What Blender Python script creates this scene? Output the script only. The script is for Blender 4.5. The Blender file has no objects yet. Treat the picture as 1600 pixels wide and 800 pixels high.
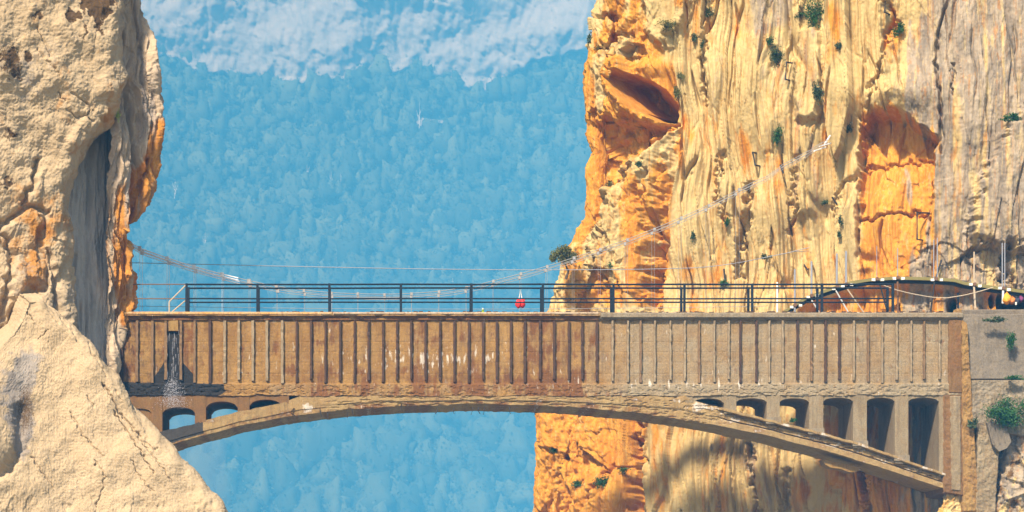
import bpy, math, random
import numpy as np
random.seed(7)
R = math.radians
S = bpy.context.scene
COL = S.collection

# ------------------------------------------------------------------ camera
K = 40.0                      # photo pixels per metre on the plane of the bridge front (Y = 0)
L0 = 80.0                     # distance from the camera to that plane
CX, CZ = -5.0, -12.75
cam_d = bpy.data.cameras.new('camera'); cam = bpy.data.objects.new('camera', cam_d); COL.objects.link(cam)
cam.location = (CX, -L0, CZ); cam.rotation_euler = (R(90), 0, 0)
cam_d.sensor_width = 36; cam_d.lens = 72; cam_d.shift_x = .125; cam_d.shift_y = .375
cam_d.clip_start = .5; cam_d.clip_end = 12000
S.camera = cam

# ------------------------------------------------------------------ light
SUN_EL, SUN_AZ = 45.0, 28.0       # azimuth: degrees to the left of the viewing direction, sun behind the viewer
sd = (-math.sin(R(SUN_AZ))*math.cos(R(SUN_EL)), -math.cos(R(SUN_AZ))*math.cos(R(SUN_EL)), math.sin(R(SUN_EL)))
w = bpy.data.worlds.new('World'); S.world = w; w.use_nodes = True
nt = w.node_tree; sky = nt.nodes.new('ShaderNodeTexSky'); sky.sky_type = 'NISHITA'; sky.sun_disc = False
sky.sun_elevation = R(SUN_EL); sky.sun_rotation = math.atan2(sd[0], sd[1])
bg = nt.nodes['Background']; nt.links.new(sky.outputs[0], bg.inputs[0]); bg.inputs[1].default_value = .105
sun_d = bpy.data.lights.new('sun', 'SUN'); sun = bpy.data.objects.new('sun', sun_d); COL.objects.link(sun)
sun_d.energy = 5.0; sun_d.angle = R(5); sun_d.color = (1, .95, .86)
from mathutils import Vector
sun.rotation_euler = Vector(sd).to_track_quat('Z', 'Y').to_euler()
S.view_settings.view_transform = 'Standard'; S.view_settings.look = 'None'
S.view_settings.exposure = 1.2; S.view_settings.gamma = 1
S.cycles.use_denoising = True
S.cycles.max_bounces = 5; S.cycles.diffuse_bounces = 3

def P(px, py, Y=0.0):
    s = (L0+Y)/L0/K
    return (CX+(px-600)*s, Y, CZ+(1000-py)*s)

# ------------------------------------------------------------------ numpy noise
_rs = np.random.RandomState(11)
_perm = _rs.permutation(4096).astype(np.int32)
_ang = _rs.rand(4096).astype(np.float32)*2*np.pi
_gx, _gy = np.cos(_ang), np.sin(_ang)
_rnd = _rs.rand(4096).astype(np.float32); _rnd2 = _rs.rand(4096).astype(np.float32); _rnd3 = _rs.rand(4096).astype(np.float32)
def _h(ix, iy, s): return _perm[(_perm[(ix+s*131) & 4095]+iy) & 4095]
def pn(x, y, s=0):
    x = np.asarray(x, np.float32)+1000.5; y = np.asarray(y, np.float32)+1000.5
    ix = np.floor(x).astype(np.int32); iy = np.floor(y).astype(np.int32)
    fx = x-ix; fy = y-iy
    u = fx*fx*fx*(fx*(fx*6-15)+10); v = fy*fy*fy*(fy*(fy*6-15)+10)
    def g(i, j):
        h = _h(ix+i, iy+j, s); return _gx[h]*(fx-i)+_gy[h]*(fy-j)
    a = g(0, 0); a = a+u*(g(1, 0)-a)
    b = g(0, 1); b = b+u*(g(1, 1)-b)
    return (a+v*(b-a))*1.5
def fbm(x, y, o=4, s=0, g=.5):
    r = 0; a = 1.; f = 1.
    for i in range(o):
        r = r+a*pn(x*f, y*f, s+i*7); a *= g; f *= 2.03
    return r
def billow(x, y, o=3, s=0, g=.5):
    r = 0; a = 1.; f = 1.
    for i in range(o):
        r = r+a*(np.abs(pn(x*f, y*f, s+i*7))*2-.5); a *= g; f *= 2.03
    return r
def worley(x, y, s=0):
    x = np.asarray(x, np.float32)+1000; y = np.asarray(y, np.float32)+1000
    ix = np.floor(x).astype(np.int32); iy = np.floor(y).astype(np.int32)
    f1 = np.full(x.shape, 9., np.float32); f2 = f1.copy(); dx1 = np.zeros_like(f1); dy1 = np.zeros_like(f1); hh = np.zeros(x.shape, np.int32)
    for i in (-1, 0, 1):
        for j in (-1, 0, 1):
            h = _h(ix+i, iy+j, s)
            dx = x-(ix+i+_rnd[h]); dy = y-(iy+j+_rnd2[h]); d = np.sqrt(dx*dx+dy*dy)
            c = d < f1
            f2 = np.where(c, f1, np.minimum(f2, d)); f1 = np.where(c, d, f1)
            dx1 = np.where(c, dx, dx1); dy1 = np.where(c, dy, dy1); hh = np.where(c, h, hh)
    return f1, f2, hh, dx1, dy1
def facets(x, y, s=0, tilt=1.0, step=.5):
    f1, f2, h, dx, dy = worley(x, y, s)
    return (_rnd3[h]-.5)*step+tilt*(dx*(_rnd[(h+77) & 4095]-.5)+dy*(_rnd2[(h+31) & 4095]-.5))
def sst(a, b, x):
    t = np.clip((x-a)/(b-a), 0, 1); return t*t*(3-2*t)
def poly(px, py, pts, soft):
    """1 inside the polygon, fading over soft pixels each side of its edge"""
    d = np.full(px.shape, 1e9, np.float32); ins = np.zeros(px.shape, bool); n = len(pts)
    for i in range(n):
        ax, ay = pts[i]; bx, by = pts[(i+1) % n]
        ex, ey = bx-ax, by-ay; wx, wy = px-ax, py-ay
        t = np.clip((wx*ex+wy*ey)/(ex*ex+ey*ey), 0, 1)
        d = np.minimum(d, (wx-ex*t)**2+(wy-ey*t)**2)
        c = ((ay <= py) & (by > py)) | ((by <= py) & (ay > py))
        xx = ax+(py-ay)/(by-ay+1e-9)*ex
        ins ^= c & (px < xx)
    d = np.sqrt(d)*np.where(ins, 1, -1)
    return sst(-soft, soft, d)
def line(px, py, pts, wd):
    d = np.full(px.shape, 1e9, np.float32)
    for (ax, ay), (bx, by) in zip(pts, pts[1:]):
        ex, ey = bx-ax, by-ay; wx, wy = px-ax, py-ay
        t = np.clip((wx*ex+wy*ey)/(ex*ex+ey*ey), 0, 1)
        d = np.minimum(d, (wx-ex*t)**2+(wy-ey*t)**2)
    return np.exp(-d/(wd*wd))
def gauss(px, py, cx, cy, sx, sy): return np.exp(-((px-cx)/sx)**2-((py-cy)/sy)**2)
def interp(v, pts):                       # pts: (py, px)
    a = np.array(pts, float); return np.interp(v, a[:, 0], a[:, 1])

# ------------------------------------------------------------------ objects
def tag(o, label=None, cat=None, group=None, kind=None):
    if label: o['label'] = label
    if cat: o['category'] = cat
    if group: o['group'] = group
    if kind: o['kind'] = kind
    return o
def empty(name, loc=(0, 0, 0)):
    o = bpy.data.objects.new(name, None); COL.objects.link(o); o.location = loc; o.empty_display_size = .2; return o
def mesh_obj(name, V, F, mat, parent=None, smooth=False, attr=None, origin=None):
    V = np.asarray(V, np.float32).reshape(-1, 3)
    if origin is not None: V = V-np.asarray(origin, np.float32)
    me = bpy.data.meshes.new(name)
    if isinstance(F, np.ndarray):
        k = F.shape[1]; n = len(F)
        me.vertices.add(len(V)); me.vertices.foreach_set('co', V.ravel())
        me.loops.add(n*k); me.loops.foreach_set('vertex_index', F.astype(np.int32).ravel())
        me.polygons.add(n); me.polygons.foreach_set('loop_start', np.arange(0, n*k, k, dtype=np.int32))
        me.polygons.foreach_set('loop_total', np.full(n, k, np.int32))
        me.update(calc_edges=True)
    else:
        me.from_pydata([tuple(map(float, v)) for v in V], [], F); me.update()
    me.polygons.foreach_set('use_smooth', np.full(len(me.polygons), smooth))
    if attr is not None:
        a = me.color_attributes.new('mask', 'FLOAT_COLOR', 'POINT')
        c = np.ones((len(V), 4), np.float32); c[:, :attr.shape[1]] = attr
        a.data.foreach_set('color', c.ravel())
    me.materials.append(mat)
    o = bpy.data.objects.new(name, me); COL.objects.link(o)
    if origin is not None: o.location = tuple(origin)
    if parent is not None:
        o.parent = parent
        if origin is not None: o.location = tuple(np.asarray(origin)-np.asarray(parent.location))
        else: o.location = tuple(-np.asarray(parent.location))
    return o
class MB:
    def __init__(s): s.v = []; s.f = []
    def box(s, x0, x1, y0, y1, z0, z1, j=0):
        b = len(s.v)
        for z in (z0, z1):
            for x, y in ((x0, y0), (x1, y0), (x1, y1), (x0, y1)):
                s.v.append((x+random.uniform(-j, j), y+random.uniform(-j, j), z+random.uniform(-j, j)))
        for q in ((0, 3, 2, 1), (4, 5, 6, 7), (0, 1, 5, 4), (1, 2, 6, 5), (2, 3, 7, 6), (3, 0, 4, 7)): s.f.append([b+i for i in q])
        return s
    def tube(s, pts, r, n=6, r2=None):
        pts = [Vector(p) for p in pts]; b0 = len(s.v); m = len(pts)
        for i, p in enumerate(pts):
            d = (pts[min(i+1, m-1)]-pts[max(i-1, 0)]).normalized()
            up = Vector((0, 0, 1)) if abs(d.z) < .9 else Vector((0, 1, 0))
            a = d.cross(up).normalized(); c = a.cross(d).normalized()
            rr = r if r2 is None else r+(r2-r)*i/(m-1)
            for k in range(n):
                t = 2*math.pi*k/n; s.v.append(tuple(p+a*math.cos(t)*rr+c*math.sin(t)*rr))
        for i in range(m-1):
            for k in range(n):
                k2 = (k+1) % n; s.f.append([b0+i*n+k, b0+i*n+k2, b0+(i+1)*n+k2, b0+(i+1)*n+k])
        s.f.append([b0+k for k in range(n)][::-1]); s.f.append([b0+(m-1)*n+k for k in range(n)])
        return s
    def prism(s, pts, y0, y1):                # pts: (x, z) outline
        b = len(s.v); n = len(pts)
        s.v += [(x, y0, z) for x, z in pts]+[(x, y1, z) for x, z in pts]
        s.f.append([b+i for i in range(n)]); s.f.append([b+n+i for i in range(n)][::-1])
        for i in range(n): k = (i+1) % n; s.f.append([b+i, b+n+i, b+n+k, b+k])
        return s
    def blob(s, c, rx, ry, rz, n=10, m=7, amp=.12, flat=None):
        b = len(s.v); ph = random.uniform(0, 9)
        for i in range(m+1):
            th = math.pi*i/m
            for k in range(n):
                f = 2*math.pi*k/n
                q = 1+amp*math.sin(3*f+ph+2*th)*math.sin(th)+amp*.6*math.sin(5*th+ph*2+f)
                z = math.cos(th)*rz*q
                if flat is not None: z = max(z, flat*rz)
                s.v.append((c[0]+math.sin(th)*math.cos(f)*rx*q, c[1]+math.sin(th)*math.sin(f)*ry*q, c[2]+z))
        for i in range(m):
            for k in range(n):
                k2 = (k+1) % n; s.f.append([b+i*n+k, b+(i+1)*n+k, b+(i+1)*n+k2, b+i*n+k2])
        return s
    def build(s, name, mat, parent=None, smooth=False, origin=None):
        if origin is None and parent is None: origin = np.array(s.v).mean(0)
        return mesh_obj(name, s.v, s.f, mat, parent, smooth, origin=origin)
def grid_faces(nr, nc, close=False):
    i = np.arange(nr-1)[:, None]; j = np.arange(nc-1)[None, :]
    a = i*nc+j
    return np.stack([a, a+nc, a+nc+1, a+1], -1).reshape(-1, 4)

# ------------------------------------------------------------------ materials
def mat(name): 
    m = bpy.data.materials.new(name); m.use_nodes = True
    return m, m.node_tree, m.node_tree.nodes['Principled BSDF']
class NT:
    def __init__(s, t): s.k = 1.; s.t = t; s.tc = t.nodes.new('ShaderNodeTexCoord')
    def n(s, ty): return s.t.nodes.new(ty)
    def l(s, a, b): s.t.links.new(a, b)
    def noise(s, scale, st=(1, 1, 1), det=6, rough=.6, dist=0):
        mp = s.n('ShaderNodeMapping'); g = s.n('ShaderNodeNewGeometry'); s.l(g.outputs['Position'], mp.inputs[0]); mp.inputs['Scale'].default_value = st
        n = s.n('ShaderNodeTexNoise'); s.l(mp.outputs[0], n.inputs['Vector'])
        n.inputs['Scale'].default_value = scale*s.k; n.inputs['Detail'].default_value = det; n.inputs['Roughness'].default_value = rough; n.inputs['Distortion'].default_value = dist
        return n.outputs['Fac']
    def ramp(s, f, a, b, c0=0., c1=1.):
        m = s.n('ShaderNodeMapRange'); m.clamp = True; s.l(f, m.inputs[0])
        for i, v in enumerate((a, b, c0, c1)): m.inputs[i+1].default_value = v
        return m.outputs[0]
    def math(s, op, a, b):
        m = s.n('ShaderNodeMath'); m.operation = op
        for i, v in enumerate((a, b)):
            if isinstance(v, (int, float)): m.inputs[i].default_value = v
            else: s.l(v, m.inputs[i])
        return m.outputs[0]
    def mix(s, f, a, b, mode='MIX'):
        m = s.n('ShaderNodeMix'); m.data_type = 'RGBA'; m.blend_type = mode
        for i, v in ((0, f), (6, a), (7, b)):
            if isinstance(v, (int, float)): m.inputs[i].default_value = v
            elif isinstance(v, tuple): m.inputs[i].default_value = (*v, 1)
            else: s.l(v, m.inputs[i])
        return m.outputs[2]
    def mask(s):
        a = s.n('ShaderNodeVertexColor'); a.layer_name = 'mask'; sp = s.n('ShaderNodeSeparateColor'); s.l(a.outputs[0], sp.inputs[0]); return sp.outputs
    def bump(s, bsdf, h, strength, dist):
        b = s.n('ShaderNodeBump'); b.inputs['Strength'].default_value = strength; b.inputs['Distance'].default_value = dist
        s.l(h, b.inputs['Height']); s.l(b.outputs[0], bsdf.inputs['Normal'])

def rock_mat(name, cream, cream2, orange, orange2, grey, grey2, dark, zs=.25, bump=.02, streak=.6, sc=1., lines=0):
    m, t, b = mat(name); q = NT(t); q.k = sc
    r, g, bl = q.mask()[:3]
    n1 = q.noise(.9, (1, 1, zs)); n2 = q.noise(5, (1, 1, zs*1.3)); n3 = q.noise(28, (1, 1, .6), 8, .7); n4 = q.noise(2.2, (1, 1, zs), 7, .65, .6)
    c = q.mix(q.ramp(n1, .35, .65), cream, cream2)
    o = q.mix(q.ramp(n4, .38, .62), orange, orange2)
    gr = q.mix(q.ramp(q.noise(3.2, (1, 1, .06), 5), .4, .6), grey, grey2)
    of = q.ramp(q.math('ADD', r, q.math('MULTIPLY', q.math('SUBTRACT', n4, .5), 1.3)), .32, .62)
    c = q.mix(of, c, o)
    gf = q.ramp(q.math('ADD', g, q.math('MULTIPLY', q.math('SUBTRACT', n2, .5), 1.1)), .3, .7)
    c = q.mix(gf, c, gr)
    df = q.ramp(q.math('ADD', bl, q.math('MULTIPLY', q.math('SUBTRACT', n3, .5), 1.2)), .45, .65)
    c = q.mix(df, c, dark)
    if lines:
        ln = q.noise(6, (1, 1, .045), 4, .6, .3); c = q.mix(q.ramp(ln, .56, .66, 0, lines), c, q.mix(.35, orange2, dark))
        ln2 = q.noise(9, (1, 1, .03), 3, .5); c = q.mix(q.ramp(ln2, .60, .68, 0, lines*.8), c, cream)
    # fine mottling of the stone itself
    c = q.mix(q.ramp(n3, .25, .8, .72, 1.0), (0, 0, 0), c)
    c = q.mix(q.ramp(n2, .3, .7, 0, .35*streak), c, q.mix(.5, c, orange))
    q.l(c, b.inputs['Base Color']); b.inputs['Roughness'].default_value = .92
    b.inputs['Specular IOR Level'].default_value = .25
    h = q.math('ADD', q.noise(9, (1, 1, .7 if zs > .5 else .3), 8, .65), q.math('MULTIPLY', q.noise(45, (1, 1, 1), 4, .6), .35))
    q.bump(b, h, .9, bump)
    return m
M_cliff = rock_mat('limestone_orange', (.59, .45, .205), (.49, .36, .155), (.66, .33, .045), (.54, .20, .018), (.215, .185, .15), (.38, .315, .235), (.10, .055, .02), .22, .022, lines=.6)
M_left = rock_mat('limestone_tan', (.52, .395, .245), (.45, .335, .20), (.50, .25, .07), (.42, .19, .04), (.22, .19, .165), (.33, .29, .25), (.085, .05, .022), .8, .03, .3)
M_face = rock_mat('limestone_grey', (.52, .45, .38), (.42, .37, .32), (.50, .25, .07), (.42, .19, .04), (.30, .275, .25), (.40, .365, .32), (.16, .12, .08), .12, .03, .3)
M_strip = rock_mat('limestone_fluted', (.60, .47, .33), (.46, .35, .24), (.60, .28, .05), (.48, .17, .02), (.26, .22, .19), (.40, .34, .28), (.10, .06, .03), .1, .035)
M_far = rock_mat('mountain_limestone', (.44, .38, .34), (.33, .29, .27), (.42, .33, .25), (.36, .28, .24), (.22, .21, .22), (.32, .30, .29), (.05, .08, .04), .35, 1.0, .6, .05)

def concrete(name, c1, c2, stain, wet_shade, white=(.75, .68, .58), sc=1.0, use_mask=True, bump=.02, pale=None):
    m, t, b = mat(name); q = NT(t)
    n1 = q.noise(1.3*sc, (1, 1, .5), 6, .65); n2 = q.noise(7*sc, (1, 1, .35), 6, .65); n3 = q.noise(30*sc, (1, 1, .8), 6, .7); n5 = q.noise(2.6*sc, (1, 1, 2.2), 4, .6, .5)
    c = q.mix(q.ramp(n1, .35, .65), c1, c2)
    c = q.mix(q.ramp(n5, .52, .66, 0, .55), c, q.mix(.5, c1, stain))
    if use_mask:
        a_ = q.n('ShaderNodeVertexColor'); a_.layer_name = 'mask'
        if pale: c = q.mix(a_.outputs['Alpha'], c, pale)
        r, g, bl = q.mask()[:3]
        c = q.mix(q.ramp(q.math('ADD', r, q.math('MULTIPLY', q.math('SUBTRACT', n2, .5), 1.6)), .3, .75), c, stain)
        c = q.mix(q.ramp(q.math('ADD', bl, q.math('MULTIPLY', q.math('SUBTRACT', n2, .5), 1.5)), .5, .75, 0, .8), c, white)
        c = q.mix(q.ramp(q.math('ADD', g, q.math('MULTIPLY', q.math('SUBTRACT', n2, .5), .8)), .35, .6), c, wet_shade)
    else:
        c = q.mix(q.ramp(n2, .5, .75, 0, .7), c, stain)
    dr = q.noise(7*sc, (1, 1, .10), 6, .7); c = q.mix(q.ramp(dr, .48, .68, 0, .55), c, q.mix(.6, c, (.03, .018, .01)))
    c = q.mix(q.ramp(n3, .3, .7, .5, 1.0), (0, 0, 0), c)
    q.l(c, b.inputs['Base Color']); b.inputs['Roughness'].default_value = .88
    q.bump(b, q.math('ADD', n3, n2), .8, bump)
    return m
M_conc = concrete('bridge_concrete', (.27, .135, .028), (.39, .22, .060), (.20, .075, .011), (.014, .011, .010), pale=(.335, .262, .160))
M_arch = concrete('arch_concrete', (.42, .29, .12), (.33, .20, .07), (.23, .10, .02), (.05, .042, .035))
M_pier = concrete('pier_concrete', (.34, .265, .16), (.26, .19, .10), (.24, .13, .04), (.05, .04, .03), use_mask=False)
M_pierw = concrete('pier_concrete_rusty', (.25, .135, .04), (.18, .085, .022), (.26, .10, .02), (.05, .04, .03), use_mask=False)
M_ribd = concrete('rib_rust_dark', (.060, .028, .014), (.10, .045, .018), (.14, .05, .012), (.02, .02, .02), use_mask=False, sc=2)
M_ribp = concrete('rib_pale', (.42, .33, .21), (.33, .24, .13), (.26, .12, .04), (.02, .02, .02), use_mask=False, sc=2)
M_ribm = concrete('rib_brown', (.24, .14, .06), (.30, .18, .08), (.12, .045, .015), (.02, .02, .02), use_mask=False, sc=2)
M_slab = concrete('slab_grey', (.185, .15, .11), (.24, .195, .14), (.28, .21, .13), (.1, .09, .08), use_mask=False, sc=.8)
M_slab2 = concrete('slab_pale', (.32, .26, .175), (.24, .19, .125), (.32, .20, .08), (.1, .09, .08), use_mask=False, sc=.8)
M_ochre = concrete('ochre_mortar', (.46, .28, .08), (.38, .20, .05), (.30, .13, .03), (.1, .09, .08), use_mask=False, sc=2, bump=.05)
def plain(name, col, rough=.5, metal=0., var=.25, sc=12, spec=.5):
    m, t, b = mat(name); q = NT(t); n = q.noise(sc)
    q.l(q.mix(q.ramp(n, .3, .7, 0, var), col, tuple(c*.4 for c in col)), b.inputs['Base Color'])
    b.inputs['Roughness'].default_value = rough; b.inputs['Metallic'].default_value = metal; b.inputs['Specular IOR Level'].default_value = spec
    return m
M_rail = plain('railing_paint', (.009, .015, .025), .7, spec=.2)
M_railr = plain('railing_rust', (.16, .075, .03), .7)
M_cable = plain('galvanised_cable_lit', (.90, .90, .90), .45, .0)  # whitened to look sunlit; dull grey serves the less lit stretch
M_cableg = plain('dull_cable', (.30, .29, .28), .7, .0)
M_clamp = plain('clamp_steel', (.62, .62, .60), .4, .1)
M_steel = plain('weathered_steel', (.33, .34, .38), .5, .3)
M_iron = plain('black_iron', (.022, .016, .014), .7)
M_beam = plain('olive_edge_beam', (.20, .165, .045), .75)
M_wood = plain('walkway_underside', (.060, .040, .022), .85)
M_white = plain('white_bracket', (.80, .77, .70), .6)
M_rub = plain('rubble_pale', (.46, .36, .24), .8, 0, .6)
M_tan = plain('tan_post', (.50, .40, .28), .7)
M_red = plain('red_cloth', (.70, .018, .015), .7)
M_green = plain('lime_plastic', (.45, .65, .04), .5)
M_orange = plain('orange_cloth', (.85, .34, .01), .75)
M_brown = plain('brown_orange_cloth', (.50, .17, .03), .75)
M_navy = plain('navy_cloth', (.012, .018, .045), .75)
M_purple = plain('purple_cloth', (.16, .02, .10), .75)
M_bark = plain('bark', (.13, .085, .05), .9)
M_barkpale = plain('bark_pale', (.75, .70, .64), .9)
def leaf(name, c1, c2):
    m, t, b = mat(name); q = NT(t); n = q.noise(14, det=3)
    q.l(q.mix(q.ramp(n, .35, .65), c1, c2), b.inputs['Base Color']); b.inputs['Roughness'].default_value = .6
    b.inputs['Specular IOR Level'].default_value = .3
    return m
M_leaf = leaf('shrub_leaf', (.025, .055, .014), (.06, .085, .028))
M_leafy = leaf('shrub_leaf_olive', (.075, .085, .018), (.15, .14, .035))
M_leafg = leaf('shrub_leaf_bright', (.014, .060, .008), (.035, .11, .014))
M_leafl = leaf('shrub_leaf_lime', (.25, .33, .05), (.38, .42, .10))
m, t, b = mat('forest_leaf'); q = NT(t)
q.l(q.mix(q.math('ADD', q.math('MULTIPLY', q.mask()[0], .75), q.math('MULTIPLY', q.noise(.4, det=4), .25)), (.012, .030, .014), (.10, .125, .06)), b.inputs['Base Color']); b.inputs['Roughness'].default_value = .8
M_forest = m
m, t, b = mat('water_spray'); b.inputs['Base Color'].default_value = (.75, .75, .82, 1); b.inputs['Roughness'].default_value = .15; b.inputs['Transmission Weight'].default_value = .35
M_water = m
m, t, b = mat('ground_rock'); q = NT(t)
q.l(q.mix(q.ramp(q.noise(.02), .4, .6), (.30, .24, .15), (.07, .09, .04)), b.inputs['Base Color']); b.inputs['Roughness'].default_value = .95
M_ground = m

# ------------------------------------------------------------------ rock sheets
def sheet(name, py0, py1, Lp, Rp, Yf, step, disp, masks, material, rl=0, rr=0, back=14, inward=50):
    """A rock surface: rows run down, columns run across; its two sides roll back into depth."""
    nr = int((py1-py0)/step)+1
    py = np.linspace(py0, py1, nr)
    Lx = interp(py, Lp); Rx = interp(py, Rp)
    def side(r):                             # offsets from the interior edge, outermost (far back) first
        if not r: return np.zeros((0, 3))
        na = max(6, int(r*1.57/step)); a = np.linspace(0, math.pi/2, na+1)[1:]
        A = np.stack([-r*np.sin(a), (r-r*np.cos(a))/K, -r*a], -1)
        nb = 24; tt = (np.linspace(0, 1, nb+1)[1:])**1.6
        B = np.stack([-r+inward*tt, r/K+back*tt, -r*1.57-back*K*tt], -1)
        return np.concatenate([A, B])[::-1]
    sl, sr = side(rl), side(rr)
    wmax = max((Rx-rr-Lx-rl).max(), 8); nc = int(wmax/step)+1
    s = np.linspace(0, 1, nc)[None, :]
    il = (Lx+rl)[:, None]; ir = (Rx-rr)[:, None]; ir = np.maximum(ir, il+4)
    mid = il+(ir-il)*s
    o = np.ones((nr, 1))
    PX = np.concatenate([il+sl[None, :, 0], mid, ir-sr[::-1][None, :, 0]], 1)
    DY = np.concatenate([o*sl[None, :, 1], mid*0, o*sr[::-1][None, :, 1]], 1)
    U = np.concatenate([il+sl[None, :, 2], mid, ir-sr[::-1][None, :, 2]], 1)/K
    PXc = np.clip(PX, il, ir)
    PY = np.repeat(py[:, None], PX.shape[1], 1)
    Y = Yf(PXc, PY)+DY
    sc = (L0+Y)/L0/K
    X = CX+(PX-600)*sc; Z = CZ+(1000-PY)*sc
    V = np.stack([X, Y, Z], -1)
    du = np.gradient(V, axis=1); dv = np.gradient(V, axis=0)
    N = np.cross(dv, du); N /= np.linalg.norm(N, axis=-1, keepdims=True)+1e-9   # towards the viewer for the open face
    j = nc//2+len(sl)
    if N[nr//2, j, 1] > 0: N = -N
    fad = np.concatenate([np.where(np.arange(len(sl)) < 24, np.linspace(.1, .8, max(len(sl), 1))*0+.15+.85*np.clip(np.arange(len(sl))/24, 0, 1)**3, 1) if len(sl) else np.zeros(0), np.ones(nc), (np.where(np.arange(len(sr)) < 24, .15+.85*np.clip(np.arange(len(sr))/24, 0, 1)**3, 1)[::-1] if len(sr) else np.zeros(0))])
    U = U.astype(np.float32); Zn = ((1000-PY)/K).astype(np.float32)
    PXf = PX.astype(np.float32); PYf = PY.astype(np.float32)
    D = disp(U, Zn, PXf, PYf)
    V = V+N*(D*fad)[..., None]
    mk = masks(U, Zn, PXf, PYf, D)
    A = np.stack([np.clip(a+0*U, 0, 1) for a in mk], -1).reshape(-1, 3)
    o = mesh_obj(name, V.reshape(-1, 3), grid_faces(nr, V.shape[1]), material, smooth=True, attr=A)
    return o

# --- mountain far behind, forest and its cliff
def m_Y(px, py):
    y = 2220-np.clip(py-120, 0, None)*.76
    return y+26*fbm(px/260, py/200, 3, 3)
def m_edge(px):           # where the forest ends and the bare cliff begins
    return np.interp(px, [150, 215, 260, 330, 400, 470, 520, 600, 640, 700, 760, 800, 850, 900, 960, 1100],
                     [70, 80, 90, 118, 125, 132, 128, 120, 112, 125, 150, 118, 90, 85, 78, 70])+7*pn(px/22, px*0, 5)+4*pn(px/8, px*0, 6)
def m_disp(u, z, px, py):
    c = 1-sst(-4, 6, py-m_edge(px))
    w = px+12*pn(px/60, py/60, 9)
    return 1.75*(c*(2*billow(w/40, py/160, 2, 1)+3*facets(w/46, py/90, 4, 1.3, .6)+2.2*facets(w/17, py/42, 14, 1.2, .6)+1.2*facets(w/7, py/16, 15)+1.0*fbm(px/9, py/16, 3, 8)+9)+(2+4*(1-c))*fbm(px/60, py/60, 3, 2))
def m_mask(u, z, px, py, D):
    c = 1-sst(-2, 3, py-m_edge(px))
    bare = poly(px, py, [(285, 112), (318, 106), (315, 122), (292, 130)], 5)+.8*poly(px, py, [(640, 180), (710, 190), (700, 205), (650, 200)], 6)+poly(px, py, [(720, 130), (780, 140), (765, 158), (730, 156)], 6)
    return [.0+.5*pn(px/40, py/120, 3), -.05+.9*pn(px/30, py/80, 4), -.3+1.7*(1-np.clip(c+bare, 0, 1))]
if True:
    px0, px1, py0, py1 = -500, 2100, -50, 930
    nr, ncx = 440, 900
    o = None
    py = np.linspace(py0, py1, nr)[:, None]*np.ones((1, ncx)); px = np.ones((nr, 1))*np.linspace(px0, px1, ncx)[None, :]
    Y = m_Y(px, py)-m_disp(0, 0, px.astype(np.float32), py.astype(np.float32))
    s = (L0+Y)/L0/K
    V = np.stack([CX+(px-600)*s, Y, CZ+(1000-py)*s], -1)
    V[-1, :, 2] = -120
    A = np.stack([np.clip(a+0*px, 0, 1) for a in m_mask(0, 0, px, py, 0)], -1).reshape(-1, 3)
    tag(mesh_obj('mountain', V.reshape(-1, 3), grid_faces(nr, ncx), M_far, smooth=True, attr=A), 'hazy forested mountainside with pale cliffs along its top', kind='structure')

# the wood on the mountain: one mass of crowns
rs = np.random.RandomState(5)
cand = []
yy = 905.
while yy > 66:
    row = 19*(1-.38*(905-yy)/800)
    for xx in np.arange(60, 1120, row*1.15):
        cand.append((xx+rs.uniform(-9, 9), yy+rs.uniform(-9, 9)))
    yy -= row*.95
cand = np.array(cand)
e = m_edge(cand[:, 0]); keep = cand[:, 1] > e+3
for (ax, bx, ay, by) in ((287, 316, 108, 128), (645, 705, 182, 202), (725, 775, 135, 156)):
    keep &= ~((cand[:, 0] > ax) & (cand[:, 0] < bx) & (cand[:, 1] > ay) & (cand[:, 1] < by))
cand = cand[keep]
NL = 130
gdir = rs.randn(NL, 3); gdir /= np.linalg.norm(gdir, axis=1, keepdims=True)
import bmesh
_bm = bmesh.new(); bmesh.ops.create_icosphere(_bm, subdivisions=2, radius=1)
ico = np.array([v.co[:] for v in _bm.verts]); icf = np.array([[v.index for v in f.verts] for f in _bm.faces]); _bm.free()
Vs = []; Vi = []; TN = []
for (fx, fy) in cand:
    Yt = float(m_Y(np.array([fx]), np.array([fy]))[0])-7
    base = np.array(P(fx, fy, Yt))
    rw = rs.uniform(3.0, 6.6)*(1.3 if rs.rand() < .15 else 1)*1.75*(.85+.35*(fy-100)/800); rh = rw*rs.uniform(.9, 1.8); tint = rs.rand()**1.5; TN.append(tint)
    p1, p2, p3 = rs.uniform(0, 6, 3)
    def lob(d): return 1+.22*np.sin(d[:, :1]*5+p1)+.22*np.sin(d[:, 2:]*6+p2)+.15*np.sin(d[:, 1:2]*7+p3)
    Vi.append(base+ico*lob(ico)*.88*np.array([rw, rw, rh])+np.array([0, 0, rh*.6]))
    q_ = gdir[rs.permutation(NL)]*rs.uniform(.85, 1.1, (NL, 1))
    c = base+q_*lob(q_)*np.array([rw, rw, rh])+np.array([0, 0, rh*.6])
    a = rs.randn(NL, 3); a /= np.linalg.norm(a, axis=1, keepdims=True); b_ = np.cross(a, q_+.3*rs.randn(NL, 3)); b_ /= np.linalg.norm(b_, axis=1, keepdims=True)+1e-6
    sz = rs.uniform(.6, 1.4, (NL, 1))
    Vs.append(np.stack([c-a*sz, c+b_*sz, c+a*sz, c-b_*sz], 1).reshape(-1, 3))
ni = len(Vi); Vi = np.concatenate(Vi); Vs = np.concatenate(Vs); nv = len(Vi)
Fi = (icf[None]+(np.arange(ni)*len(ico))[:, None, None]).reshape(-1, 3); Fi = np.concatenate([Fi, Fi[:, 2:]], 1)
Fq = np.arange(len(Vs)).reshape(-1, 4)+nv
T3 = np.concatenate([Fi[:, :3], Fq[:, :3], Fq[:, [0, 2, 3]]])
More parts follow.
